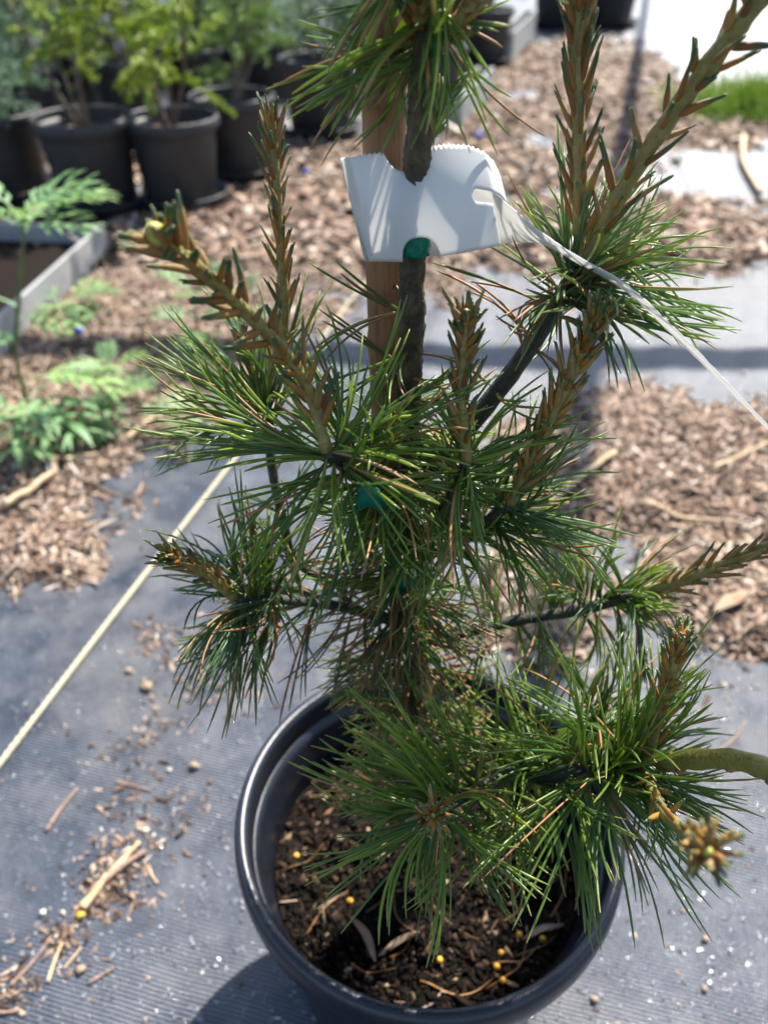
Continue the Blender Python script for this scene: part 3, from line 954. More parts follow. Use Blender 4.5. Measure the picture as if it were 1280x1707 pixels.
def candle(pts, r0, r1, n, L, w, label=None, indiv=True, splay=1.0, tipn=8, bud=None, stem='shoot_stem', a0=15, a1=32, t0=0.06):
    c = catmull([P(*p) for p in pts], 48)
    V, F = tube(c, lambda t: (r0 + (r1 - r0) * t) * (1 + 0.08 * math.sin(t * 60)), 10, 0.14)
    o = obj('candle_shoot', mesh_from('candle_shoot', V, F), stem, pine)
    if label: o['label'] = label
    mats = []
    total = n + tipn
    for i in range(total):
        tip = i >= n
        t = t0 + (0.97 - t0) * ((i + 0.5) / n) ** 0.9 if not tip else 0.97 + 0.03 * random.random()
        f = t * 47; k = min(int(f), 46)
        p = c[k].lerp(c[k + 1], f - k)
        ax, s, u = frame(c[min(k + 1, 47)] - c[max(k - 1, 0)])
        ph = i * 2.39996 + random.uniform(-0.7, 0.7); t = min(0.995, max(t0, t + random.uniform(-0.02, 0.02)))
        rad = s * math.cos(ph) + u * math.sin(ph)
        if tip: a = R(random.uniform(8, 34) * splay)
        else: a = R(random.uniform(a0, a1) * (0.85 + 0.3 * splay))
        d = (ax * math.cos(a) + rad * math.sin(a)).normalized()
        d = (d + Vector((0, 0, 0.10))).normalized()
        r = (r0 + (r1 - r0) * t) * 0.72
        ll = L * random.uniform(0.5, 1.2) * (1.0 if not tip else 0.72) * (1.08 - 0.25 * t)
        ww = w * random.uniform(0.68, 1.08)
        q = d.to_track_quat('Z', 'Y')
        M = Matrix.Translation(p + rad * r) @ q.to_matrix().to_4x4() @ Matrix.Rotation(random.uniform(0, 6.28), 4, 'Z') @ Matrix.Diagonal((ww, ww, ll, 1))
        mats.append(M)
    if indiv:
        for i, M in enumerate(mats):
            obj('needle_bundle', BUNDLES[i % 6][0], None, o, matrix=M)
    else:
        VV, FF, AA, RR = [], [], [], []
        for i, M in enumerate(mats):
            _, bv, bf, al = BUNDLES[i % 6]
            b0 = len(VV)
            VV += [M @ Vector(v) for v in bv]; FF += [tuple(x + b0 for x in f) for f in bf]; AA += al
            RR += [random.random()] * len(bv)
        b = obj('needle_bundles', mesh_from('needle_bundles', VV, FF, {'along': AA, 'rnd': RR, 'brown': np.full(len(AA), 0.10 if splay > 2 else 0.0)}), 'needle_bundle', o)
        b['kind'] = 'stuff'
    if bud:
        V, F = blob(bud, 1, 1, 1.35, seed=n)
        ax = (c[-1] - c[-3]).normalized()
        M = Matrix.Translation(c[-1] + ax * bud * 0.8) @ ax.to_track_quat('Z', 'Y').to_matrix().to_4x4()
        obj('bud', mesh_from('bud', V, F), 'bud', o, matrix=M)
    return o, c

NL, NW = 0.053, 0.00095
# --- left front node N1 with its curved candle
b, c = branch([(675, 850, .335), (620, 815, .305), (545, 752, .270)], .0032, .0022)
add_needles(b, tuft(c, 44, NL*1.05, NW, 0.35, 1.0, 35, 100, 0.35, 0.3, 4), dead=0.05)
add_needles(b, tuft(c, 22, NL * 0.8, NW * 1.1, 0.86, 1.0, 50, 110, 0.55, 0.2, 3, bias=tuple(P(640, 900, .25) - P(545, 752, .27)), biasw=6, rmean=0.8), dead=0.1)
candle([(545, 752, .270), (520, 665, .262), (478, 592, .250), (405, 515, .230), (335, 450, .212), (272, 398, .198)], .0021, .0019, 50, .0165, .0027, 'thick curved brown candle shoot leaning left with yellow bud', bud=.0028, tipn=9, splay=1.4, a0=20, a1=42)
# --- left rear node N2
b, c = branch([(640, 985, .38), (505, 945, .365), (470, 860, .355), (448, 740, .345), (442, 655, .335)], .0024, .0019)
add_needles(b, tuft(c, 46, NL, NW, 0.72, 1.0, 35, 85, 0.15, 0.3, 4, bias=(-0.5, -0.2, 0.1), biasw=0.9), 'needle_bluegreen', 0.03)
add_needles(b, tuft(c, 16, NL * 0.9, NW, 0.3, 0.75, 40, 90, 0.3, 0.3, 3), 'needle_bluegreen', 0.15)
candle([(442, 655, .335), (474, 540, .318), (468, 420, .302), (460, 290, .290), (452, 195, .282)], .0019, .0016, 54, .0145, .0020, 'slim upright candle shoot left of the tag', tipn=9)
candle([(436, 665, .325), (418, 610, .315), (402, 568, .308)], .0016, .0013, 14, .011, .0019, 'short candle shoot behind the curved one', indiv=False, tipn=6)
# --- centre node N3
b, c = branch([(690, 900, .352), (740, 850, .32), (778, 768, .283)], .003, .0022)
add_needles(b, tuft(c, 46, NL * 0.9, NW, 0.3, 1.0, 40, 110, 0.5, 0.25, 4, rmean=0.6), dead=0.07)
add_needles(b, tuft(c, 24, NL * 0.42, NW * 1.25, 0.86, 1.0, 50, 110, 0.2, 0.5, 3, rmean=0.75), dead=0.02)
candle([(778, 768, .283), (768, 660, .268), (774, 580, .258), (776, 530, .250)], .0020, .0017, 46, .0135, .0021, 'upright candle shoot in the middle with yellow green tip', bud=.0016, tipn=11, splay=1.3)
# --- dark right candle
b, c = branch([(690, 930, .36), (770, 900, .34), (850, 840, .305)], .003, .0022)
add_needles(b, tuft(c, 36, NL * 0.9, NW, 0.3, 1.0, 40, 90, 0.35, 0.3, 4, rmean=0.4), dead=0.12)
add_needles(b, tuft(c, 24, NL * 0.9, NW, 0.7, 1.0, 40, 90, 0.2, 0.3, 3, bias=(1, 0, 0.0), biasw=1.1, rmean=0.3), 'needle_bluegreen', 0.05)
candle([(850, 840, .305), (900, 735, .288), (955, 620, .270), (1000, 520, .254)], .0021, .0018, 56, .0155, .0025, 'dusky brown candle shoot under the tag tail', indiv=False, tipn=10, splay=1.1)
# --- right upper node N5 (thick limb)
b, c = branch([(688, 800, .332), (760, 735, .322), (835, 645, .308), (905, 545, .294), (962, 448, .280)], .0042, .0030)
add_needles(b, tuft(c, 40, NL * 1.02, NW, 0.86, 1.0, 35, 85, 0.30, 0.2, 4, bias=(0.9, -0.1, -0.15), biasw=0.9), 'needle_bluegreen', 0.05)
add_needles(b, tuft(c, 22, NL * 0.85, NW, 0.86, 1.0, 30, 85, 0.35, 0.2, 4, bias=(-0.75, -0.3, 0.1), biasw=0.9), 'needle_bluegreen', 0.16)
add_needles(b, tuft(c, 14, NL * 0.7, NW, 0.9, 1.0, 15, 50, 0.1, 0.3, 3), 'needle_bluegreen', 0.0)
add_needles(b, tuft(c, 15, NL * 0.8, NW, 0.45, 0.85, 50, 95, 0.4, 0.2, 3), dead=0.6)
candle([(964, 442, .280), (966, 300, .268), (962, 150, .257), (964, 40, .249), (966, -45, .243)], .0023, .0020, 58, .0160, .0023, 'tall straight candle shoot right of the tag', tipn=6)
candle([(975, 436, .280), (1035, 320, .262), (1120, 190, .242), (1225, 50, .221), (1330, -85, .206)], .0029, .0027, 34, .0180, .0026, 'thick green diagonal shoot at upper right', tipn=0, a0=26, a1=48)
# --- left lower node N7
b, c = branch([(655, 1035, .382), (560, 1010, .365), (470, 1000, .348), (395, 998, .335)], .0026, .002)
add_needles(b, tuft(c, 34, NL, NW, 0.72, 1.0, 40, 95, 0.45, 0.25, 4, bias=(-0.1, -0.1, -0.5), biasw=0.7, rmean=0.25), 'needle_bluegreen', 0.03)
add_needles(b, tuft(c, 24, NL * 0.85, NW, 0.7, 1.0, 40, 95, 0.0, 0.25, 4, bias=(0.1, 0.1, 0.7), biasw=0.7, rmean=0.45), 'needle_green', 0.08)
add_needles(b, tuft(c, 42, NL * 0.9, NW, 0.05, 0.75, 45, 100, 0.4, 0.2, 4, rmean=0.3), 'needle_bluegreen', 0.28)
candle([(392, 998, .335), (350, 962, .324), (305, 935, .312), (282, 926, .306)], .0020, .0017, 28, .0140, .0023, 'small dark candle shoot pointing left over the cloth', indiv=False, tipn=10, splay=1.2)
# --- right lower branch N8
b, c = branch([(690, 1075, .392), (850, 1036, .388), (960, 1018, .376), (1060, 992, .360)], .0030, .0024)
add_needles(b, tuft(c, 30, NL * 0.8, NW, 0.15, 1.0, 60, 100, 0.0, 0.1, 4, bias=(-0.2, 0, 0.9), biasw=1.4, rmean=0.4), 'needle_bluegreen', 0.05)
add_needles(b, tuft(c, 30, NL * 0.86, NW, 0.1, 1.0, 50, 95, 0.6, 0.2, 4, bias=(0, 0, -0.6), biasw=0.6, rmean=0.45), 'needle_bluegreen', 0.1)
add_needles(b, tuft(c, 22, NL * 0.5, NW, 0.85, 1.0, 20, 60, 0.0, 0.3, 3, rmean=0.6), 'needle_green', 0.04)
candle([(1060, 992, .360), (1130, 970, .348), (1210, 940, .334), (1300, 900, .318), (1380, 855, .305)], .0026, .0022, 42, .0155, .0022, 'olive candle shoot reaching out at the right edge', tipn=0, indiv=False)
# --- right front node N10
b, c = branch([(695, 1220, .425), (770, 1280, .385), (860, 1292, .352), (960, 1288, .330), (1065, 1275, .312)], .0040, .0034)
add_needles(b, tuft(c, 46, NL * 1.22, NW, 0.74, 1.0, 40, 105, 0.6, 0.2, 4, bias=(0, 0, -0.5), biasw=0.45, rmean=0.4), 'needle_green', 0.06)
add_needles(b, tuft(c, 36, NL * 0.95, NW, 0.8, 1.0, 35, 85, 0.0, 0.25, 4, bias=(0.3, 0, 0.6), biasw=0.8, rmean=0.55), 'needle_green', 0.04)
add_needles(b, tuft(c, 40, NL * 1.1, NW, 0.25, 0.95, 50, 90, 0.05, 0.1, 4, bias=(-0.2, 0.3, 0.9), biasw=0.8, rmean=0.5), 'needle_green', 0.05)
add_needles(b, tuft(c, 40, NL * 1.05, NW, 0.15, 0.8, 60, 120, 0.3, 0.0, 4, bias=(-0.8, -0.2, 0.1), biasw=0.9, rmean=0.5), 'needle_green', 0.06)
add_needles(b, tuft(c, 30, NL * 1.22, NW * 1.1, 0.4, 0.9, 60, 110, 0.5, 0.0, 4, bias=(-0.2, -0.6, -0.5), biasw=0.9, rmean=0.45), 'needle_green', 0.08)
candle([(1078, 1268, .312), (1102, 1180, .302), (1120, 1110, .292), (1130, 1068, .286)], .0022, .0018, 36, .0150, .0024, 'upright candle shoot standing over the right front node', indiv=False, tipn=12, splay=1.35)
oc = catmull([P(*p) for p in [(1075, 1276, .312), (1130, 1268, .296), (1215, 1266, .274), (1290, 1288, .258), (1380, 1345, .245)]], 40)
V, F = tube(oc, lambda t: 0.0036 + 0.0003 * math.sin(t * 40), 16, 0.09)
os_ = obj('olive_shoot', mesh_from('olive_shoot', V, F), 'olive_stem', pine)
os_['label'] = 'thick bare olive green shoot leaving the right edge'
for i, t in enumerate((0.16, 0.27, 0.40, 0.50, 0.62, 0.74)):
    p = oc[int(t * 39)]
    d = [Vector((0, -0.2, 1)), Vector((0, -1, -0.6)), Vector((0, -0.6, 0.8)), Vector((0, -1, 0.0)), Vector((0, -0.3, 1)), Vector((0, -1, -0.3))][i].normalized()
    V, F = blob(0.0017, 1.3, 0.9, 0.8, seed=i)
    obj('leaf_scar', mesh_from('leaf_scar', V, F), 'scar', os_, loc=p + d * 0.0036)
candle([(1075, 1285, .310), (1100, 1345, .275), (1140, 1385, .222), (1178, 1418, .178)], .0020, .0017, 16, .0130, .0022, 'blurred candle shoot pointing at the viewer, lower right', tipn=30, splay=2.5, bud=.0013, indiv=False)
cc = catmull([P(1120, 1370, .25), P(1172, 1408, .19)], 8)
# --- front rosette N12
b, c = branch([(850, 1296, .358), (800, 1310, .345), (755, 1340, .330), (727, 1356, .312)], .0030, .0022)
add_needles(b, tuft(c, 26, NL * 0.95, NW, 0.30, 1.0, 45, 110, 0.35, 0.0, 4, rmean=0.6), 'needle_green', 0.05)
add_needles(b, tuft(c, 26, NL * 1.12, NW * 1.1, 0.35, 1.0, 60, 95, 0.15, 0.0, 4, bias=(-0.9, 0.15, 0.2), biasw=1.3, rmean=0.85), 'needle_green', 0.04)  # left-hand needles lighter and yellower: sunlight put into their colour
add_needles(b, tuft(c, 22, NL * 0.95, NW * 1.15, 0.55, 1.0, 60, 95, 0.3, 0.0, 4, bias=(0.15, -0.3, -0.8), biasw=0.9, rmean=0.45), 'needle_green', 0.04)
candle([(727, 1356, .312), (724, 1357, .300), (722, 1358, .291)], .0019, .0016, 16, .0140, .0024, 'brown starry candle facing the viewer above the pot', tipn=26, splay=2.5, bud=.0013, indiv=False)
# --- whorls on the trunk
def trunk_part(r0, r1):
    ps = [p for p in trunk_pts if r0 <= proj(p.x, p.y, p.z)[1] <= r1]
    return ps
add_needles(trunk, tuft(trunk_part(960, 1120), 56, NL * 0.9, NW, 0, 1, 50, 105, 0.4, 0.1, 4, rmean=0.3), 'needle_bluegreen', 0.35)
add_needles(trunk, tuft(trunk_part(1080, 1260), 52, NL * 0.9, NW, 0, 1, 60, 120, 0.6, 0.1, 4, rmean=0.4), 'needle_green', 0.35)
add_needles(trunk, tuft(trunk_part(720, 900), 24, NL * 0.8, NW, 0, 1, 50, 105, 0.45, 0.1, 4, rmean=0.35), 'needle_green', 0.15)
add_needles(trunk, tuft(trunk_part(560, 720), 14, NL * 0.7, NW, 0, 1, 50, 100, 0.3, 0.1, 3, bias=(0.7, -0.3, 0), biasw=0.6, rmean=0.3), 'needle_green', 0.35)
add_needles(trunk, tuft(trunk_part(700, 960), 66, NL * 0.78, NW * 1.1, 0, 1, 50, 105, 0.5, 0.1, 4, bias=(0.1, -0.8, 0.0), biasw=0.7, rmean=0.78), 'needle_green', 0.06)
add_needles(trunk, tuft(trunk_part(880, 1200), 46, NL * 0.9, NW, 0, 1, 45, 125, 0.35, 0.1, 4, jit=0.4, rmean=0.45), 'needle_green', 0.32)
add_needles(trunk, tuft(trunk_part(1150, 1300), 30, NL * 0.9, NW, 0, 1, 45, 125, 0.4, 0.1, 3, jit=0.4), 'needle_green', 0.3)
tp = trunk_part(-140, 110)
add_needles(trunk, tuft(tp, 42, NL * 0.8, NW, 0.0, 1, 65, 125, 0.35, -0.1, 4, bias=(-0.75, -0.1, -0.45), biasw=1.0, rmean=0.45), 'needle_green', 0.10)
add_needles(trunk, tuft(tp, 12, NL * 0.4, NW, 0.1, 1, 60, 110, 0.2, 0.1, 4, bias=(0.8, -0.2, 0.1), biasw=1.0, rmean=0.5), 'needle_green', 0.12)
add_needles(trunk, tuft(tp, 7, NL * 0.75, NW * 1.15, 0.1, 0.8, 60, 110, 0.6, 0.0, 3, bias=(-0.2, -0.8, -0.5), biasw=0.9, rmean=0.6), 'needle_green', 0.08)
add_needles(trunk, tuft(trunk_part(180, 290), 9, NL * 0.5, NW, 0.1, 0.9, 15, 35, 0.0, 0.3, 4, bias=(0.35, 0, 0.6), biasw=0.4, rmean=0.4), 'needle_bluegreen', 0.3)
add_needles(trunk, tuft(trunk_part(450, 600), 5, NL * 0.7, NW, 0.1, 0.9, 70, 110, 0.2, 0.1, 3, bias=(-0.8, -0.3, 0.2), biasw=0.8, rmean=0.4), 'needle_green', 0.35)

candle([(708, 60, .232), (702, 10, .222), (700, -60, .212), (704, -140, .204)], .0030, .0026, 30, .013, .0026, 'brown candle shoot at the top beside the trunk', indiv=False, tipn=0, a0=20, a1=45)
candle([(722, 90, .234), (765, 35, .226), (800, -30, .220), (830, -110, .214)], .0024, .0020, 22, .013, .0024, 'brown candle shoot leaving the top edge right of the trunk', indiv=False, tipn=0, a0=20, a1=45)
# the needles that show largest are parts of their own, the rest one part per shoot
def clear_of_tag(N):
    """drop needles that would run through the tag face"""
    tip = N['p0'] + N['L'][:, None] * (N['d0'] * 0.5 + N['d1'] * 0.5)
    mid = N['p0'] + N['L'][:, None] * (N['d0'] * 0.375 + N['d1'] * 0.125)
    bad = np.zeros(len(N['L']), dtype=bool)
    for q in (tip, mid, (tip + mid) / 2):
        px, py = proj(q[:, 0], q[:, 1], q[:, 2])
        dep = q[:, 1] * _cp - (q[:, 2] - CAM_H) * _sp
        bad |= (px > 560) & (px < 838) & (py > 262) & (py < 432) & (dep < 0.30)
        bad |= (dep < 0.14)
    return take(N, ~bad)
allN = []
for i, (par, N, mt) in enumerate(NEED):
    N = clear_of_tag(N)
    NEED[i] = (par, N, mt)
    if len(N['L']) == 0: continue
    mid = N['p0'] + N['L'][:, None] * (N['d0'] * 0.4 + N['d1'] * 0.2)
    px, py = proj(mid[:, 0], mid[:, 1], mid[:, 2])
    dep = mid[:, 1] * _cp - (mid[:, 2] - CAM_H) * _sp
    infr = (px > 10) & (px < 1270) & (py > 10) & (py < 1700)
    for k in np.nonzero(infr)[0]: allN.append((dep[k] / N['L'][k] * 0.045, i, k))
allN.sort()
chosen = {}
for _, i, k in allN[:290]: chosen.setdefault(i, []).append(k)
for i, (par, N, mt) in enumerate(NEED):
    n = len(N['L'])
    if n == 0: continue
    idx = chosen.get(i, [])
    V, q, al, rnd = needle_arrays(take(N, np.array(idx, dtype=int)), 9, 5) if idx else (None,) * 4
    for j in range(len(idx)):
        me = mesh_np('needle', V[j], q if q.shape[1] == 4 else q, {'along': al, 'rnd': np.full(len(al), rnd[j])})
        obj('needle', me, mt, par)
    rest = np.setdiff1d(np.arange(n), np.array(idx, dtype=int))
    if len(rest):
        o = obj('dead_needles' if mt == 'needle_dead' else 'needles', needle_mesh('needles', take(N, rest), 8, 4), mt, par)
        o['kind'] = 'stuff'

# ================================================================== BACKGROUND POTS AND SHRUBS
def background_pot(px, py, label, scale=1.0, d=None, plant=None, saucer=True, group='black nursery pots'):
    g = G(px, py)
    root = empty('nursery_pot', (g.x, g.y, 0.012))
    tag(root, label, 'pot', group)
    pot_parts(root, (g.x, g.y, 0.012), scale, 'dusty_black_plastic', 40, False)
    V, F = [], []
    nr, na = 6, 28
    for i in range(nr + 1):
        for j in range(na):
            r = 0.0935 * scale * i / nr; a = 2 * math.pi * j / na
            V.append((g.x + r * math.cos(a), g.y + r * math.sin(a), 0.012 + 0.152 * scale + random.uniform(-0.004, 0.004)))
    for i in range(nr):
        for j in range(na):
            F.append((i * na + j, (i + 1) * na + j, (i + 1) * na + (j + 1) % na, i * na + (j + 1) % na))
    obj('potting_soil', mesh_from('potting_soil', V, F), 'mulch_base', root)
    if saucer:
        V, F = lathe([(0.0, 0.0), (0.104 * scale, 0.0), (0.112 * scale, 0.026), (0.116 * scale, 0.027), (0.116 * scale, 0.030), (0.109 * scale, 0.030), (0.101 * scale, 0.004), (0.0, 0.003)], 40, (g.x, g.y, 0.0075))
        so = empty('saucer', (g.x, g.y, 0.005))
        tag(so, 'black plastic saucer under ' + label[label.find('pot'):] if 'pot' in label else 'black saucer', 'saucer', 'pot saucers')
        obj('dish', mesh_from('dish', V, F), 'dusty_black_plastic', so)
    return Vector((g.x, g.y, 0.012 + 0.152 * scale))

def shrub(name, label, base, height, width, shoots, mat, nl=0.014, nw=0.0022, lean=(0, 0), per=46, stems=4, low=0.15, group='shrubs behind the pine', spray=0.14, jitter=0.5, droop=0.15):
    root = empty(name, tuple(base))
    tag(root, label, 'shrub', group)
    base = Vector(base)
    lists = []
    tops = []
    for s in range(stems):
        a = random.uniform(0, 6.28)
        top = base + Vector((lean[0] + width * 0.32 * math.cos(a), lean[1] + width * 0.32 * math.sin(a), height * random.uniform(0.75, 1.0)))
        c = catmull([base + Vector((0.01 * math.cos(a), 0.01 * math.sin(a), 0)), base.lerp(top, 0.5) + Vector((random.uniform(-.02, .02), random.uniform(-.02, .02), 0)), top], 12)
        V, F = tube(c, lambda t: 0.0055 * (1 - 0.75 * t), 7, 0.1)
        obj('stem', mesh_from('stem', V, F), 'woody_stem', root)
        tops.append(c)
    for i in range(shoots):
        c = random.choice(tops)
        t = random.uniform(low, 1.0)
        p = c[int(t * 11)]
        a = random.uniform(0, 6.28)
        el = random.uniform(-0.2, 0.9)
        L = spray * random.uniform(0.6, 1.3) * (1.15 - 0.5 * t)
        d = Vector((math.cos(a) * math.cos(el), math.sin(a) * math.cos(el), math.sin(el)))
        q = catmull([p, p + d * L * 0.5 + Vector((0, 0, 0.01)), p + d * L + Vector((random.uniform(-.02, .02), random.uniform(-.02, .02), -L * droop))], 8)
        lists.append(tuft(q, per, nl, nw, 0.15, 1.0, 30, 70, 0.05, 0.4, 1, jit=0.2))
        if i % 6 == 0:
            V, F = tube(q, lambda t: 0.0022 * (1 - 0.7 * t), 5)
            obj('twig', mesh_from('twig', V, F), 'woody_stem', root)
    o = obj('foliage', needle_mesh('foliage', pack(lists), 4, 3), mat, root)
    o['kind'] = 'stuff'
    return root

b1 = background_pot(170, 350, 'black pot of the bare stemmed lime conifer, left of the pair', 1.04)
b2 = background_pot(306, 342, 'black pot with lime green conifer, right of the pair', 1.0)
b3 = background_pot(400, 296, 'black pot half hidden behind the lime conifer pair', 1.0)
b4 = background_pot(535, 226, 'black pot directly behind the pine and its stake', 1.08)
b5 = background_pot(712, 200, 'black pot right of the stake with green plant', 1.12)
b6 = background_pot(806, 108, 'black pot at top centre beside a grey tray edge', 1.05)
b7 = background_pot(930, 44, 'black pot at the top, left of two far pots', 1.5)
b8 = background_pot(1010, 44, 'black pot at the top, rightmost of the far pots', 1.5)
b0 = background_pot(25, 330, 'black pot in deep shade at the left edge', 1.0)
b9 = background_pot(60, 235, 'black pot under the blue green conifer at far left', 1.0)
b10 = background_pot(225, 215, 'black pot in the second row behind the lime conifers', 1.0, saucer=False)
b11 = background_pot(330, 190, 'black pot deep in the second row of shrubs', 1.0, saucer=False)
b12 = background_pot(450, 170, 'black pot in the second row left of the stake', 1.0, saucer=False)
b13 = background_pot(640, 150, 'black pot hidden behind the stake', 1.0, saucer=False)
b14 = background_pot(730, 105, 'black pot behind the pot right of the stake', 1.1, saucer=False)

shrub('conifer_shrub', 'sparse lime conifer with bare leaning stems in left pot', b1, 0.50, 0.40, 26, 'shrub_lime', nl=0.015, nw=0.0040, lean=(-0.06, 0.0), per=60, stems=4, low=0.3, spray=0.17)
shrub('conifer_shrub', 'bright lime green conifer spilling over the right pot', b2, 0.36, 0.40, 46, 'shrub_lime', nl=0.016, nw=0.0046, lean=(0.03, -0.03), per=80, stems=5, low=0.34, spray=0.20, droop=0.15)
shrub('conifer_shrub', 'low blue green conifer at the left edge', b0 + Vector((-0.02, 0, 0)), 0.24, 0.36, 110, 'shrub_blue', nl=0.020, nw=0.0028, per=44, stems=5, low=0.1, spray=0.15)
shrub('conifer_shrub', 'tall blue green conifer behind the left pots', b9, 0.42, 0.42, 110, 'shrub_blue', nl=0.018, nw=0.0026, per=44, stems=6, low=0.05, spray=0.18)
shrub('conifer_shrub', 'dark green shrub in the second row behind lime conifers', b10, 0.45, 0.40, 80, 'shrub_green', nl=0.018, nw=0.0032, per=40, stems=5, low=0.05, spray=0.18)
shrub('conifer_shrub', 'green shrub right behind the bright lime conifer', b11, 0.50, 0.40, 90, 'shrub_green', nl=0.020, nw=0.0034, per=40, stems=5, low=0.05, spray=0.20)
shrub('conifer_shrub', 'fresh green shrub left of the stake', b3, 0.36, 0.34, 56, 'shrub_green', nl=0.018, nw=0.0032, lean=(0.02, 0.1), per=40, stems=5, low=0.25, spray=0.16)
shrub('conifer_shrub', 'soft green shrub between lime conifer and stake', b12, 0.45, 0.40, 80, 'shrub_green', nl=0.022, nw=0.0034, per=40, stems=5, low=0.05, spray=0.20)
shrub('conifer_shrub', 'grey green shrub behind the stake', b4, 0.30, 0.32, 50, 'shrub_blue', nl=0.02, nw=0.003, per=40, stems=4, low=0.2, spray=0.15)
shrub('conifer_shrub', 'green shrub hidden mostly by the top of the pine', b13, 0.40, 0.38, 60, 'shrub_green', nl=0.02, nw=0.0034, per=36, stems=4, low=0.1, spray=0.18)
shrub('conifer_shrub', 'green plant over the pot right of the stake', b5, 0.28, 0.26, 34, 'shrub_green', nl=0.02, nw=0.003, per=36, stems=3, low=0.3, spray=0.13)
shrub('conifer_shrub', 'yellow green plant behind the pot right of the stake', b14, 0.34, 0.32, 44, 'shrub_lime', nl=0.02, nw=0.0034, per=36, stems=4, low=0.25, spray=0.16)
shrub('conifer_shrub', 'plant in the far pot beside the grey tray edge', b6, 0.36, 0.3, 36, 'shrub_green', nl=0.02, nw=0.004, per=30, stems=3, low=0.3, spray=0.16)
shrub('conifer_shrub', 'plant in the far left pot at the top', b7, 0.4, 0.35, 30, 'shrub_green', nl=0.022, nw=0.005, per=30, stems=3, low=0.4, spray=0.18)
shrub('conifer_shrub', 'plant in the far right pot at the top', b8, 0.4, 0.35, 30, 'shrub_blue', nl=0.022, nw=0.005, per=30, stems=3, low=0.4, spray=0.18)

for i, (px, py, sc, hh_, ww_, mt, lab) in enumerate([
        (-60, 250, 1.0, 0.45, 0.45, 'shrub_blue', 'blue green conifer cut by the left edge'),
        (130, 190, 1.0, 0.42, 0.45, 'shrub_green', 'dark shrub between the left stems of the lime conifer'),
        (20, 170, 1.0, 0.50, 0.50, 'shrub_blue', 'grey blue shrub in the third row at left'),
        (265, 150, 1.0, 0.50, 0.50, 'shrub_green', 'green shrub in the third row above the pair of pots'),
        (390, 130, 1.0, 0.50, 0.50, 'shrub_blue', 'grey green shrub in the third row left of the stake'),
        (500, 115, 1.0, 0.50, 0.45, 'shrub_green', 'green shrub in the third row touching the stake'),
        (140, 110, 1.0, 0.60, 0.55, 'shrub_green', 'green shrub at the very back on the left'),
        (340, 90, 1.0, 0.60, 0.55, 'shrub_green', 'green shrub at the very back in the middle'),
        (590, 90, 1.0, 0.55, 0.50, 'shrub_green', 'green shrub at the very back behind the stake'),
        (700, 60, 1.0, 0.55, 0.50, 'shrub_green', 'green shrub at the very back right of the stake'),
        (790, 40, 1.0, 0.50, 0.45, 'shrub_blue', 'grey green shrub at the very back by the far pots')]):
    bb = background_pot(px, py, 'black pot under the ' + lab, sc, saucer=False)
    shrub('conifer_shrub', lab, bb, hh_, ww_, 95, mt, nl=0.022, nw=0.0042, per=36, stems=5, low=0.0, spray=0.22)

# grey shallow trays
def tray(corner_px, w, l, hgt, ang, label, th=0.008):
    g = G(*corner_px)                       # nearest point of the right side's far end
    root = empty('plastic_tray', (g.x, g.y, 0.01))
    tag(root, label, 'tray', 'grey plastic trays')
    ca, sa = math.cos(ang), math.sin(ang)
    def bx(name, x0, x1, y0, y1, z0, z1, mat='tray_plastic'):
        V = []
        for x, y, z in ((x0, y0, z0), (x1, y0, z0), (x1, y1, z0), (x0, y1, z0), (x0, y0, z1), (x1, y0, z1), (x1, y1, z1), (x0, y1, z1)):
            V.append((g.x + x * ca + y * sa, g.y - x * sa + y * ca, z))
        o = obj(name, mesh_from(name, V, [(3, 2, 1, 0), (4, 5, 6, 7), (0, 1, 5, 4), (1, 2, 6, 5), (2, 3, 7, 6), (3, 0, 4, 7)], smooth=False), mat, root)
        bv = o.modifiers.new('b', 'BEVEL'); bv.width = 0.0018; bv.segments = 2
    z0 = 0.008
    bx('side', -th, 0, -l, 0, z0, z0 + hgt)
    bx('side', -w, -w + th, -l, 0, z0, z0 + hgt)
    bx('end', -w + th + 0.001, -th - 0.001, -th, -0.001, z0, z0 + hgt - 0.003)
    bx('end', -w + th + 0.001, -th - 0.001, -l + 0.001, -l + th, z0, z0 + hgt - 0.003)
    if w > 0.1: bx('dark_fill', -w + th + 0.002, -th - 0.002, -l + th + 0.002, -th - 0.002, z0 + 0.006, z0 + 0.022, 'soil_base')  # dark slab added to make the inside of the tray dark
    bx('floor', -w + th + 0.001, -th - 0.001, -l + th + 0.001, -th - 0.001, z0, z0 + 0.005)
tray((186, 428), 0.30, 0.62, 0.062, 0.10, 'grey shallow plastic tray behind the weeds at left')
for far, near, hgt, lab in (((820, 164), (768, 216), 0.095, 'grey tray edge beside the pot right of the stake'), ((890, 66), (852, 110), 0.12, 'grey tray edge at the top centre')):
    ga, gb = G(*far), G(*near)
    tray(far, 0.06, (ga - gb).length, hgt, math.atan2(ga.x - gb.x, ga.y - gb.y), lab)

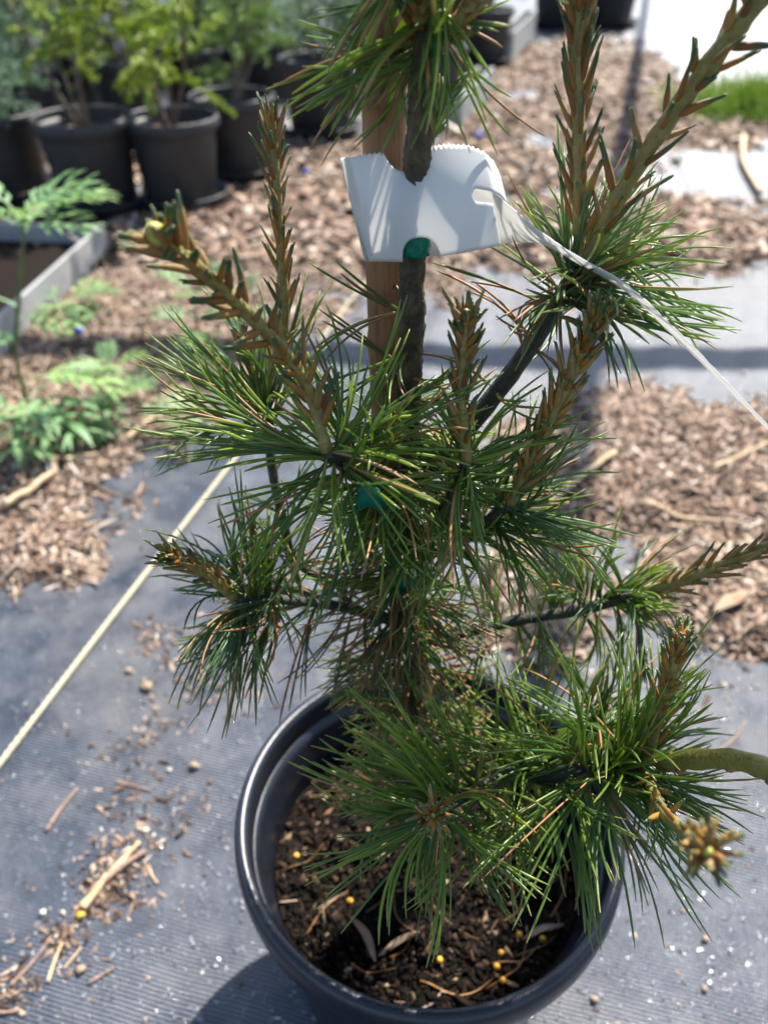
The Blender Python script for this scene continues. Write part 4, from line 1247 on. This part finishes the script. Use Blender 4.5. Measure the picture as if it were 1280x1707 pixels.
# ================================================================== WEEDS, GRASS
def leaf_mesh(L, seed, lobes=4):
    rr = random.Random(seed)
    V, F = [], []
    def leaflet(p, d, l, w):
        d = d.normalized(); s = Vector((-d.y, d.x, 0)).normalized()
        b = len(V)
        for i in range(6):
            t = i / 5
            ww = w * math.sin(math.pi * (0.12 + 0.88 * t) ** 0.8) if i < 5 else 0.0004
            q = p + d * l * t + Vector((0, 0, 0.10 * l * math.sin(t * 2.4) - 0.22 * l * t * t))
            V.extend([q - s * ww + Vector((0, 0, ww * 0.35)), q, q + s * ww + Vector((0, 0, ww * 0.35))])
        for i in range(5):
            for j in range(2): F.append((b + i * 3 + j, b + i * 3 + j + 1, b + i * 3 + j + 4, b + i * 3 + j + 3))
    def rib(t): return Vector((0, L * t, 0.16 * L * math.sin(t * 2.6) - 0.30 * L * t * t))
    for i in range(lobes):
        t = 0.30 + 0.5 * i / (lobes - 1)
        l = L * (0.46 - 0.26 * abs(t - 0.5)) * rr.uniform(0.85, 1.15)
        for s in (-1, 1):
            leaflet(rib(t), Vector((s * 0.9, 0.75, 0.05)), l, l * 0.085)
            leaflet(rib(t) + Vector((s * 0.5, 0.42, 0.05)) * l * 0.7, Vector((s * 0.5, 1.0, 0)), l * 0.55, l * 0.055)
    leaflet(rib(0.72), Vector((0, 1, -0.1)), L * 0.38, L * 0.05)
    b = len(V)
    for i in range(8):
        q = rib(i / 8)
        ww = L * 0.022 * (1.2 - i / 8) + (L * 0.012 if i > 2 else 0)
        V.extend([q - Vector((ww, 0, 0)), q, q + Vector((ww, 0, 0))])
    for i in range(7):
        for j in range(2): F.append((b + i * 3 + j, b + i * 3 + j + 1, b + i * 3 + j + 4, b + i * 3 + j + 3))
    return mesh_from('leaf', V, F)
LEAVES = [leaf_mesh(1.0, s) for s in range(4)]
for me in LEAVES: me.materials.append(MAT['weed_leaf'])
def weed(name, label, stem_px, leaves, depth_z, group='weeds on the mulch'):
    """stem through photo pixels at one standing place; leaves (t, azimuth deg, tilt deg, length)"""
    g = G(*stem_px[0])
    pts = [Vector((g.x, g.y, -0.005))]
    for (px, py) in stem_px[1:]:
        a = P(px, py, 1.0) - Vector((0, 0, CAM_H)); t = g.y / a.y
        pts.append(Vector((a.x * t, g.y, CAM_H + a.z * t)))
    root = empty(name, (g.x, g.y, 0))
    tag(root, label, 'weed', group)
    c = catmull(pts, 20)
    V, F = tube(c, lambda t: 0.0032 * (1 - 0.45 * t), 7)
    obj('stem', mesh_from('stem', V, F), 'plant_stem', root)
    for i, (t, az, ti, L) in enumerate(leaves):
        p = c[min(19, int(t * 19))]
        M = Matrix.Translation(p) @ Matrix.Rotation(R(az), 4, 'Z') @ Matrix.Rotation(R(ti), 4, 'X') @ Matrix.Rotation(R(random.uniform(-15, 15)), 4, 'Y') @ Matrix.Diagonal((L, L, L, 1))
        obj('leaf', LEAVES[i % 4], None, root, matrix=M)
weed('weed', 'tall lobed weed standing in front of the grey tray', [(58, 705), (28, 600), (32, 500), (40, 400), (36, 368)],
     [(1.0, -80, 25, .105), (1.0, 60, 25, .09), (1.0, -150, 20, .09), (1.0, 160, 25, .08), (0.92, -60, 15, .115), (0.9, 100, 15, .10), (0.82, -100, 10, .10), (0.8, -20, 20, .09), (0.5, 80, 5, .10), (0.45, -110, 5, .10), (0.4, 170, 5, .09),
      (0.16, -95, 5, .15), (0.14, -130, 0, .15), (0.12, -165, 0, .15), (0.10, 140, 0, .14), (0.14, -60, 8, .13), (0.08, 90, 5, .12), (0.06, -110, 3, .14), (0.06, -150, 3, .13)], 1.1)
weed('weed', 'small lobed weed seedling on the mulch beside the tall weed', [(190, 695), (188, 650), (186, 620)], [(1.0, 20, 35, .05), (1.0, -70, 25, .055), (1.0, 110, 25, .055), (0.6, -100, 15, .07), (0.6, 80, 10, .07), (0.4, -170, 10, .07), (0.5, 170, 5, .06), (0.3, -40, 10, .06), (0.7, -140, 20, .05)], 1.1)
weed('weed', 'low pale weed at the foot of the grey tray', [(110, 530), (108, 505)], [(1, -80, 12, .10), (1, -50, 15, .08), (0.8, 60, 15, .08), (0.7, -130, 10, .09), (0.6, 110, 10, .08), (0.9, -100, 20, .07)], 1.4)
weed('weed', 'pale weed half hidden behind the curved candle shoot', [(330, 600), (330, 540), (325, 500)], [(1, -40, 40, .07), (1, 60, 35, .07), (1, 170, 30, .06), (0.6, -100, 20, .07), (0.6, 110, 20, .07), (0.4, 180, 10, .07), (0.4, -150, 10, .07)], 1.3)
weed('weed', 'weed seedling behind the left needles', [(400, 600), (402, 545), (405, 505)], [(1, -30, 45, .05), (1, 80, 40, .05), (0.7, 150, 25, .06), (0.7, -120, 20, .06), (0.4, 30, 20, .06)], 1.3)
weed('weed', 'flat weed under the tip of the left needle tuft', [(330, 720), (328, 690)], [(1, 100, 15, .07), (1, -60, 20, .06), (0.8, 170, 15, .07), (0.8, 40, 20, .06)], 1.1)

def grass_patch(px, py, rx, ry, n):
    g = np.array([tuple(G(px + rx * random.gauss(0, .5), py + ry * random.gauss(0, .5))) for _ in range(n)])
    d0 = unit(np.stack([rng.normal(size=n) * .6, rng.normal(size=n) * .6, np.ones(n)], -1))
    d1 = unit(d0 + rng.normal(size=(n, 3)) * 0.7)
    N = dict(p0=g, d0=d0, d1=d1, L=0.03 + 0.13 * rng.random(n) ** 2, w=0.004 + 0.003 * rng.random(n), rnd=rng.random(n))
    o = obj('grass', needle_mesh('grass', N, 4, 3), 'grass')
    tag(o, 'patch of short bright green grass at right', 'grass', None, 'stuff')
grass_patch(1250, 188, 95, 20, 1900)

# ================================================================== LOOSE THINGS ON THE GROUND
def stick(px0, py0, px1, py1, r, mat, label, lift=0.0, name='stick', cat='stick'):
    a, b = G(px0, py0), G(px1, py1)
    m = a.lerp(b, 0.5) + Vector((-(b - a).y, (b - a).x, 0)) * random.uniform(-.05, .05)
    pts = catmull([a, m, b], 14)
    for p in pts:
        zz = max(float(und(np.array(p.x), np.array(p.y))), float(mulch_z(np.array([[p.x]]), np.array([[p.y]]))[0, 0]))
        p.z = zz + r * 0.9 + lift
    V, F = tube(pts, lambda t: r * (1 - 0.35 * t), 7, 0.25)
    o = obj(name, mesh_from(name, V, F), mat)
    tag(o, label, cat, 'dry sticks on the ground')
stick(880, 880, 1020, 775, .0055, 'dry_stick', 'long tan stick on the mulch right of the pine', .008)
stick(1060, 865, 1230, 890, .0030, 'dry_stick', 'thin straw lying level on the mulch at right', .008)
stick(1180, 800, 1280, 750, .0030, 'dry_stick', 'pale straw on the mulch at the right edge', .008)
stick(960, 800, 940, 740, .0022, 'dry_stick', 'short straw above the long tan stick', .008)
stick(1235, 240, 1265, 330, .010, 'dry_stick', 'pale flat straw on the cloth at upper right', .004)
stick(1185, 225, 1240, 235, .004, 'dry_stick', 'small straw below the grass patch', .006)
stick(15, 860, 100, 800, .0048, 'dry_stick', 'tan stick under the tall weed leaves', .008)
stick(215, 745, 260, 715, .0040, 'dry_stick', 'short stick at the mulch edge by the cord', .008)
stick(110, 780, 165, 770, .0035, 'dry_stick', 'little straw below the tall weed', .008)
stick(140, 1520, 182, 1465, .0040, 'dry_stick', 'peeled yellow stick in the debris on the cloth')
stick(185, 1465, 235, 1410, .0028, 'dry_stick', 'broken pale twig end above the peeled stick')
stick(150, 1500, 245, 1425, .0036, 'red_stick', 'rough brown bark twig alongside the peeled stick')
stick(20, 1645, 88, 1565, .0016, 'red_stick', 'thin reddish twig at lower left')
stick(82, 1640, 106, 1575, .0015, 'dry_stick', 'thin tan twig beside the reddish one')
stick(150, 1643, 192, 1618, .0014, 'red_stick', 'short rust brown twig alone on the cloth')
stick(78, 1385, 130, 1315, .0016, 'red_stick', 'brown twig left of the debris trail')
stick(195, 1305, 255, 1325, .0012, 'red_stick', 'curved thin twig above the debris')
stick(108, 1618, 138, 1582, .0010, 'dry_stick', 'fine straw right of the reddish twig')
stick(250, 1450, 265, 1478, .0012, 'dry_stick', 'tiny straw right of the bark twig')
stick(-5, 1690, 36, 1686, .0016, 'red_stick', 'curled orange twig at the lower left corner')
stick(1195, 1260, 1240, 1210, .0012, 'red_stick', 'thin rust twig on the cloth behind right needles')
def pebble(px, py, r, mat, label, cat='pebble', name='pebble'):
    g = G(px, py)
    V, F = blob(r, 1.0, random.uniform(.75, 1.0), 0.7, seed=px * .37, amp=0.9)
    zz = max(float(und(np.array(g.x), np.array(g.y))), float(mulch_z(np.array([[g.x]]), np.array([[g.y]]))[0, 0]))
    o = obj(name, mesh_from(name, V, F), mat, loc=(g.x, g.y, zz + r * 0.62))
    tag(o, label, cat, 'grit and pebbles on the cloth')
pebble(325, 1284, .0044, 'pebble', 'tan pebble on the cloth left of the pot')
pebble(215, 1121, .0038, 'pebble', 'round tan pebble left of the needle tips')
pebble(246, 1148, .0056, 'pebble', 'brown bark lump near the round pebble')
pebble(245, 1390, .0030, 'perlite', 'white perlite grain in the middle of the debris')
pebble(73, 1523, .0026, 'perlite', 'white perlite grain at lower left')
pebble(137, 1620, .0036, 'pebble', 'small tan pebble between twigs')
pebble(137, 1530, .0034, 'pellet', 'yellow grain below the peeled stick')
pebble(285, 1290, .0022, 'perlite', 'pale grain beside the tan pebble')
pebble(1172, 1572, .0026, 'pebble', 'tan pebble below the drooping right needles')
pebble(988, 1672, .0030, 'pebble', 'tan pebble right of the pot foot')
pebble(1170, 1655, .0024, 'pebble', 'dull pebble on the cloth at lower right')
pebble(1240, 620, .004, 'perlite', 'white grain on the cloth at the right edge')
pebble(510, 300, .010, 'blue_plastic', 'blue plastic scrap on the mulch left of the tag', 'scrap', 'plastic_scrap')
pebble(797, 236, .012, 'blue_plastic', 'blue plastic scrap on the mulch above the tag', 'scrap', 'plastic_scrap')
pebble(137, 567, .007, 'blue_plastic', 'blue plastic scrap on the mulch near the grey tray', 'scrap', 'plastic_scrap')
# bigger grey-green fallen leaf
def fallen_leaf(px0, py0, px1, py1, w, label):
    a, b = G(px0, py0), G(px1, py1)
    d = b - a; s = Vector((-d.y, d.x, 0)).normalized()
    V, F = [], []
    for i in range(9):
        t = i / 8
        p = a + d * t
        zz = max(float(und(np.array(p.x), np.array(p.y))), float(mulch_z(np.array([[p.x]]), np.array([[p.y]]))[0, 0])) + 0.004 + 0.004 * math.sin(3 * t)
        ww = w * math.sin(math.pi * (0.06 + 0.9 * t))
        for k in (-1, 0, 1): V.append(Vector((p.x, p.y, zz + abs(k) * 0.004)) + s * k * ww)
    for i in range(8):
        for j in range(2): F.append((i * 3 + j, i * 3 + j + 1, i * 3 + j + 4, i * 3 + j + 3))
    o = obj('fallen_leaf', mesh_from('fallen_leaf', V, F), 'fallen_leaf')
    so = o.modifiers.new('s', 'SOLIDIFY'); so.thickness = 0.0006
    tag(o, label, 'leaf')
fallen_leaf(1178, 1045, 1238, 1012, .008, 'pale grey fallen leaf on the mulch at right')
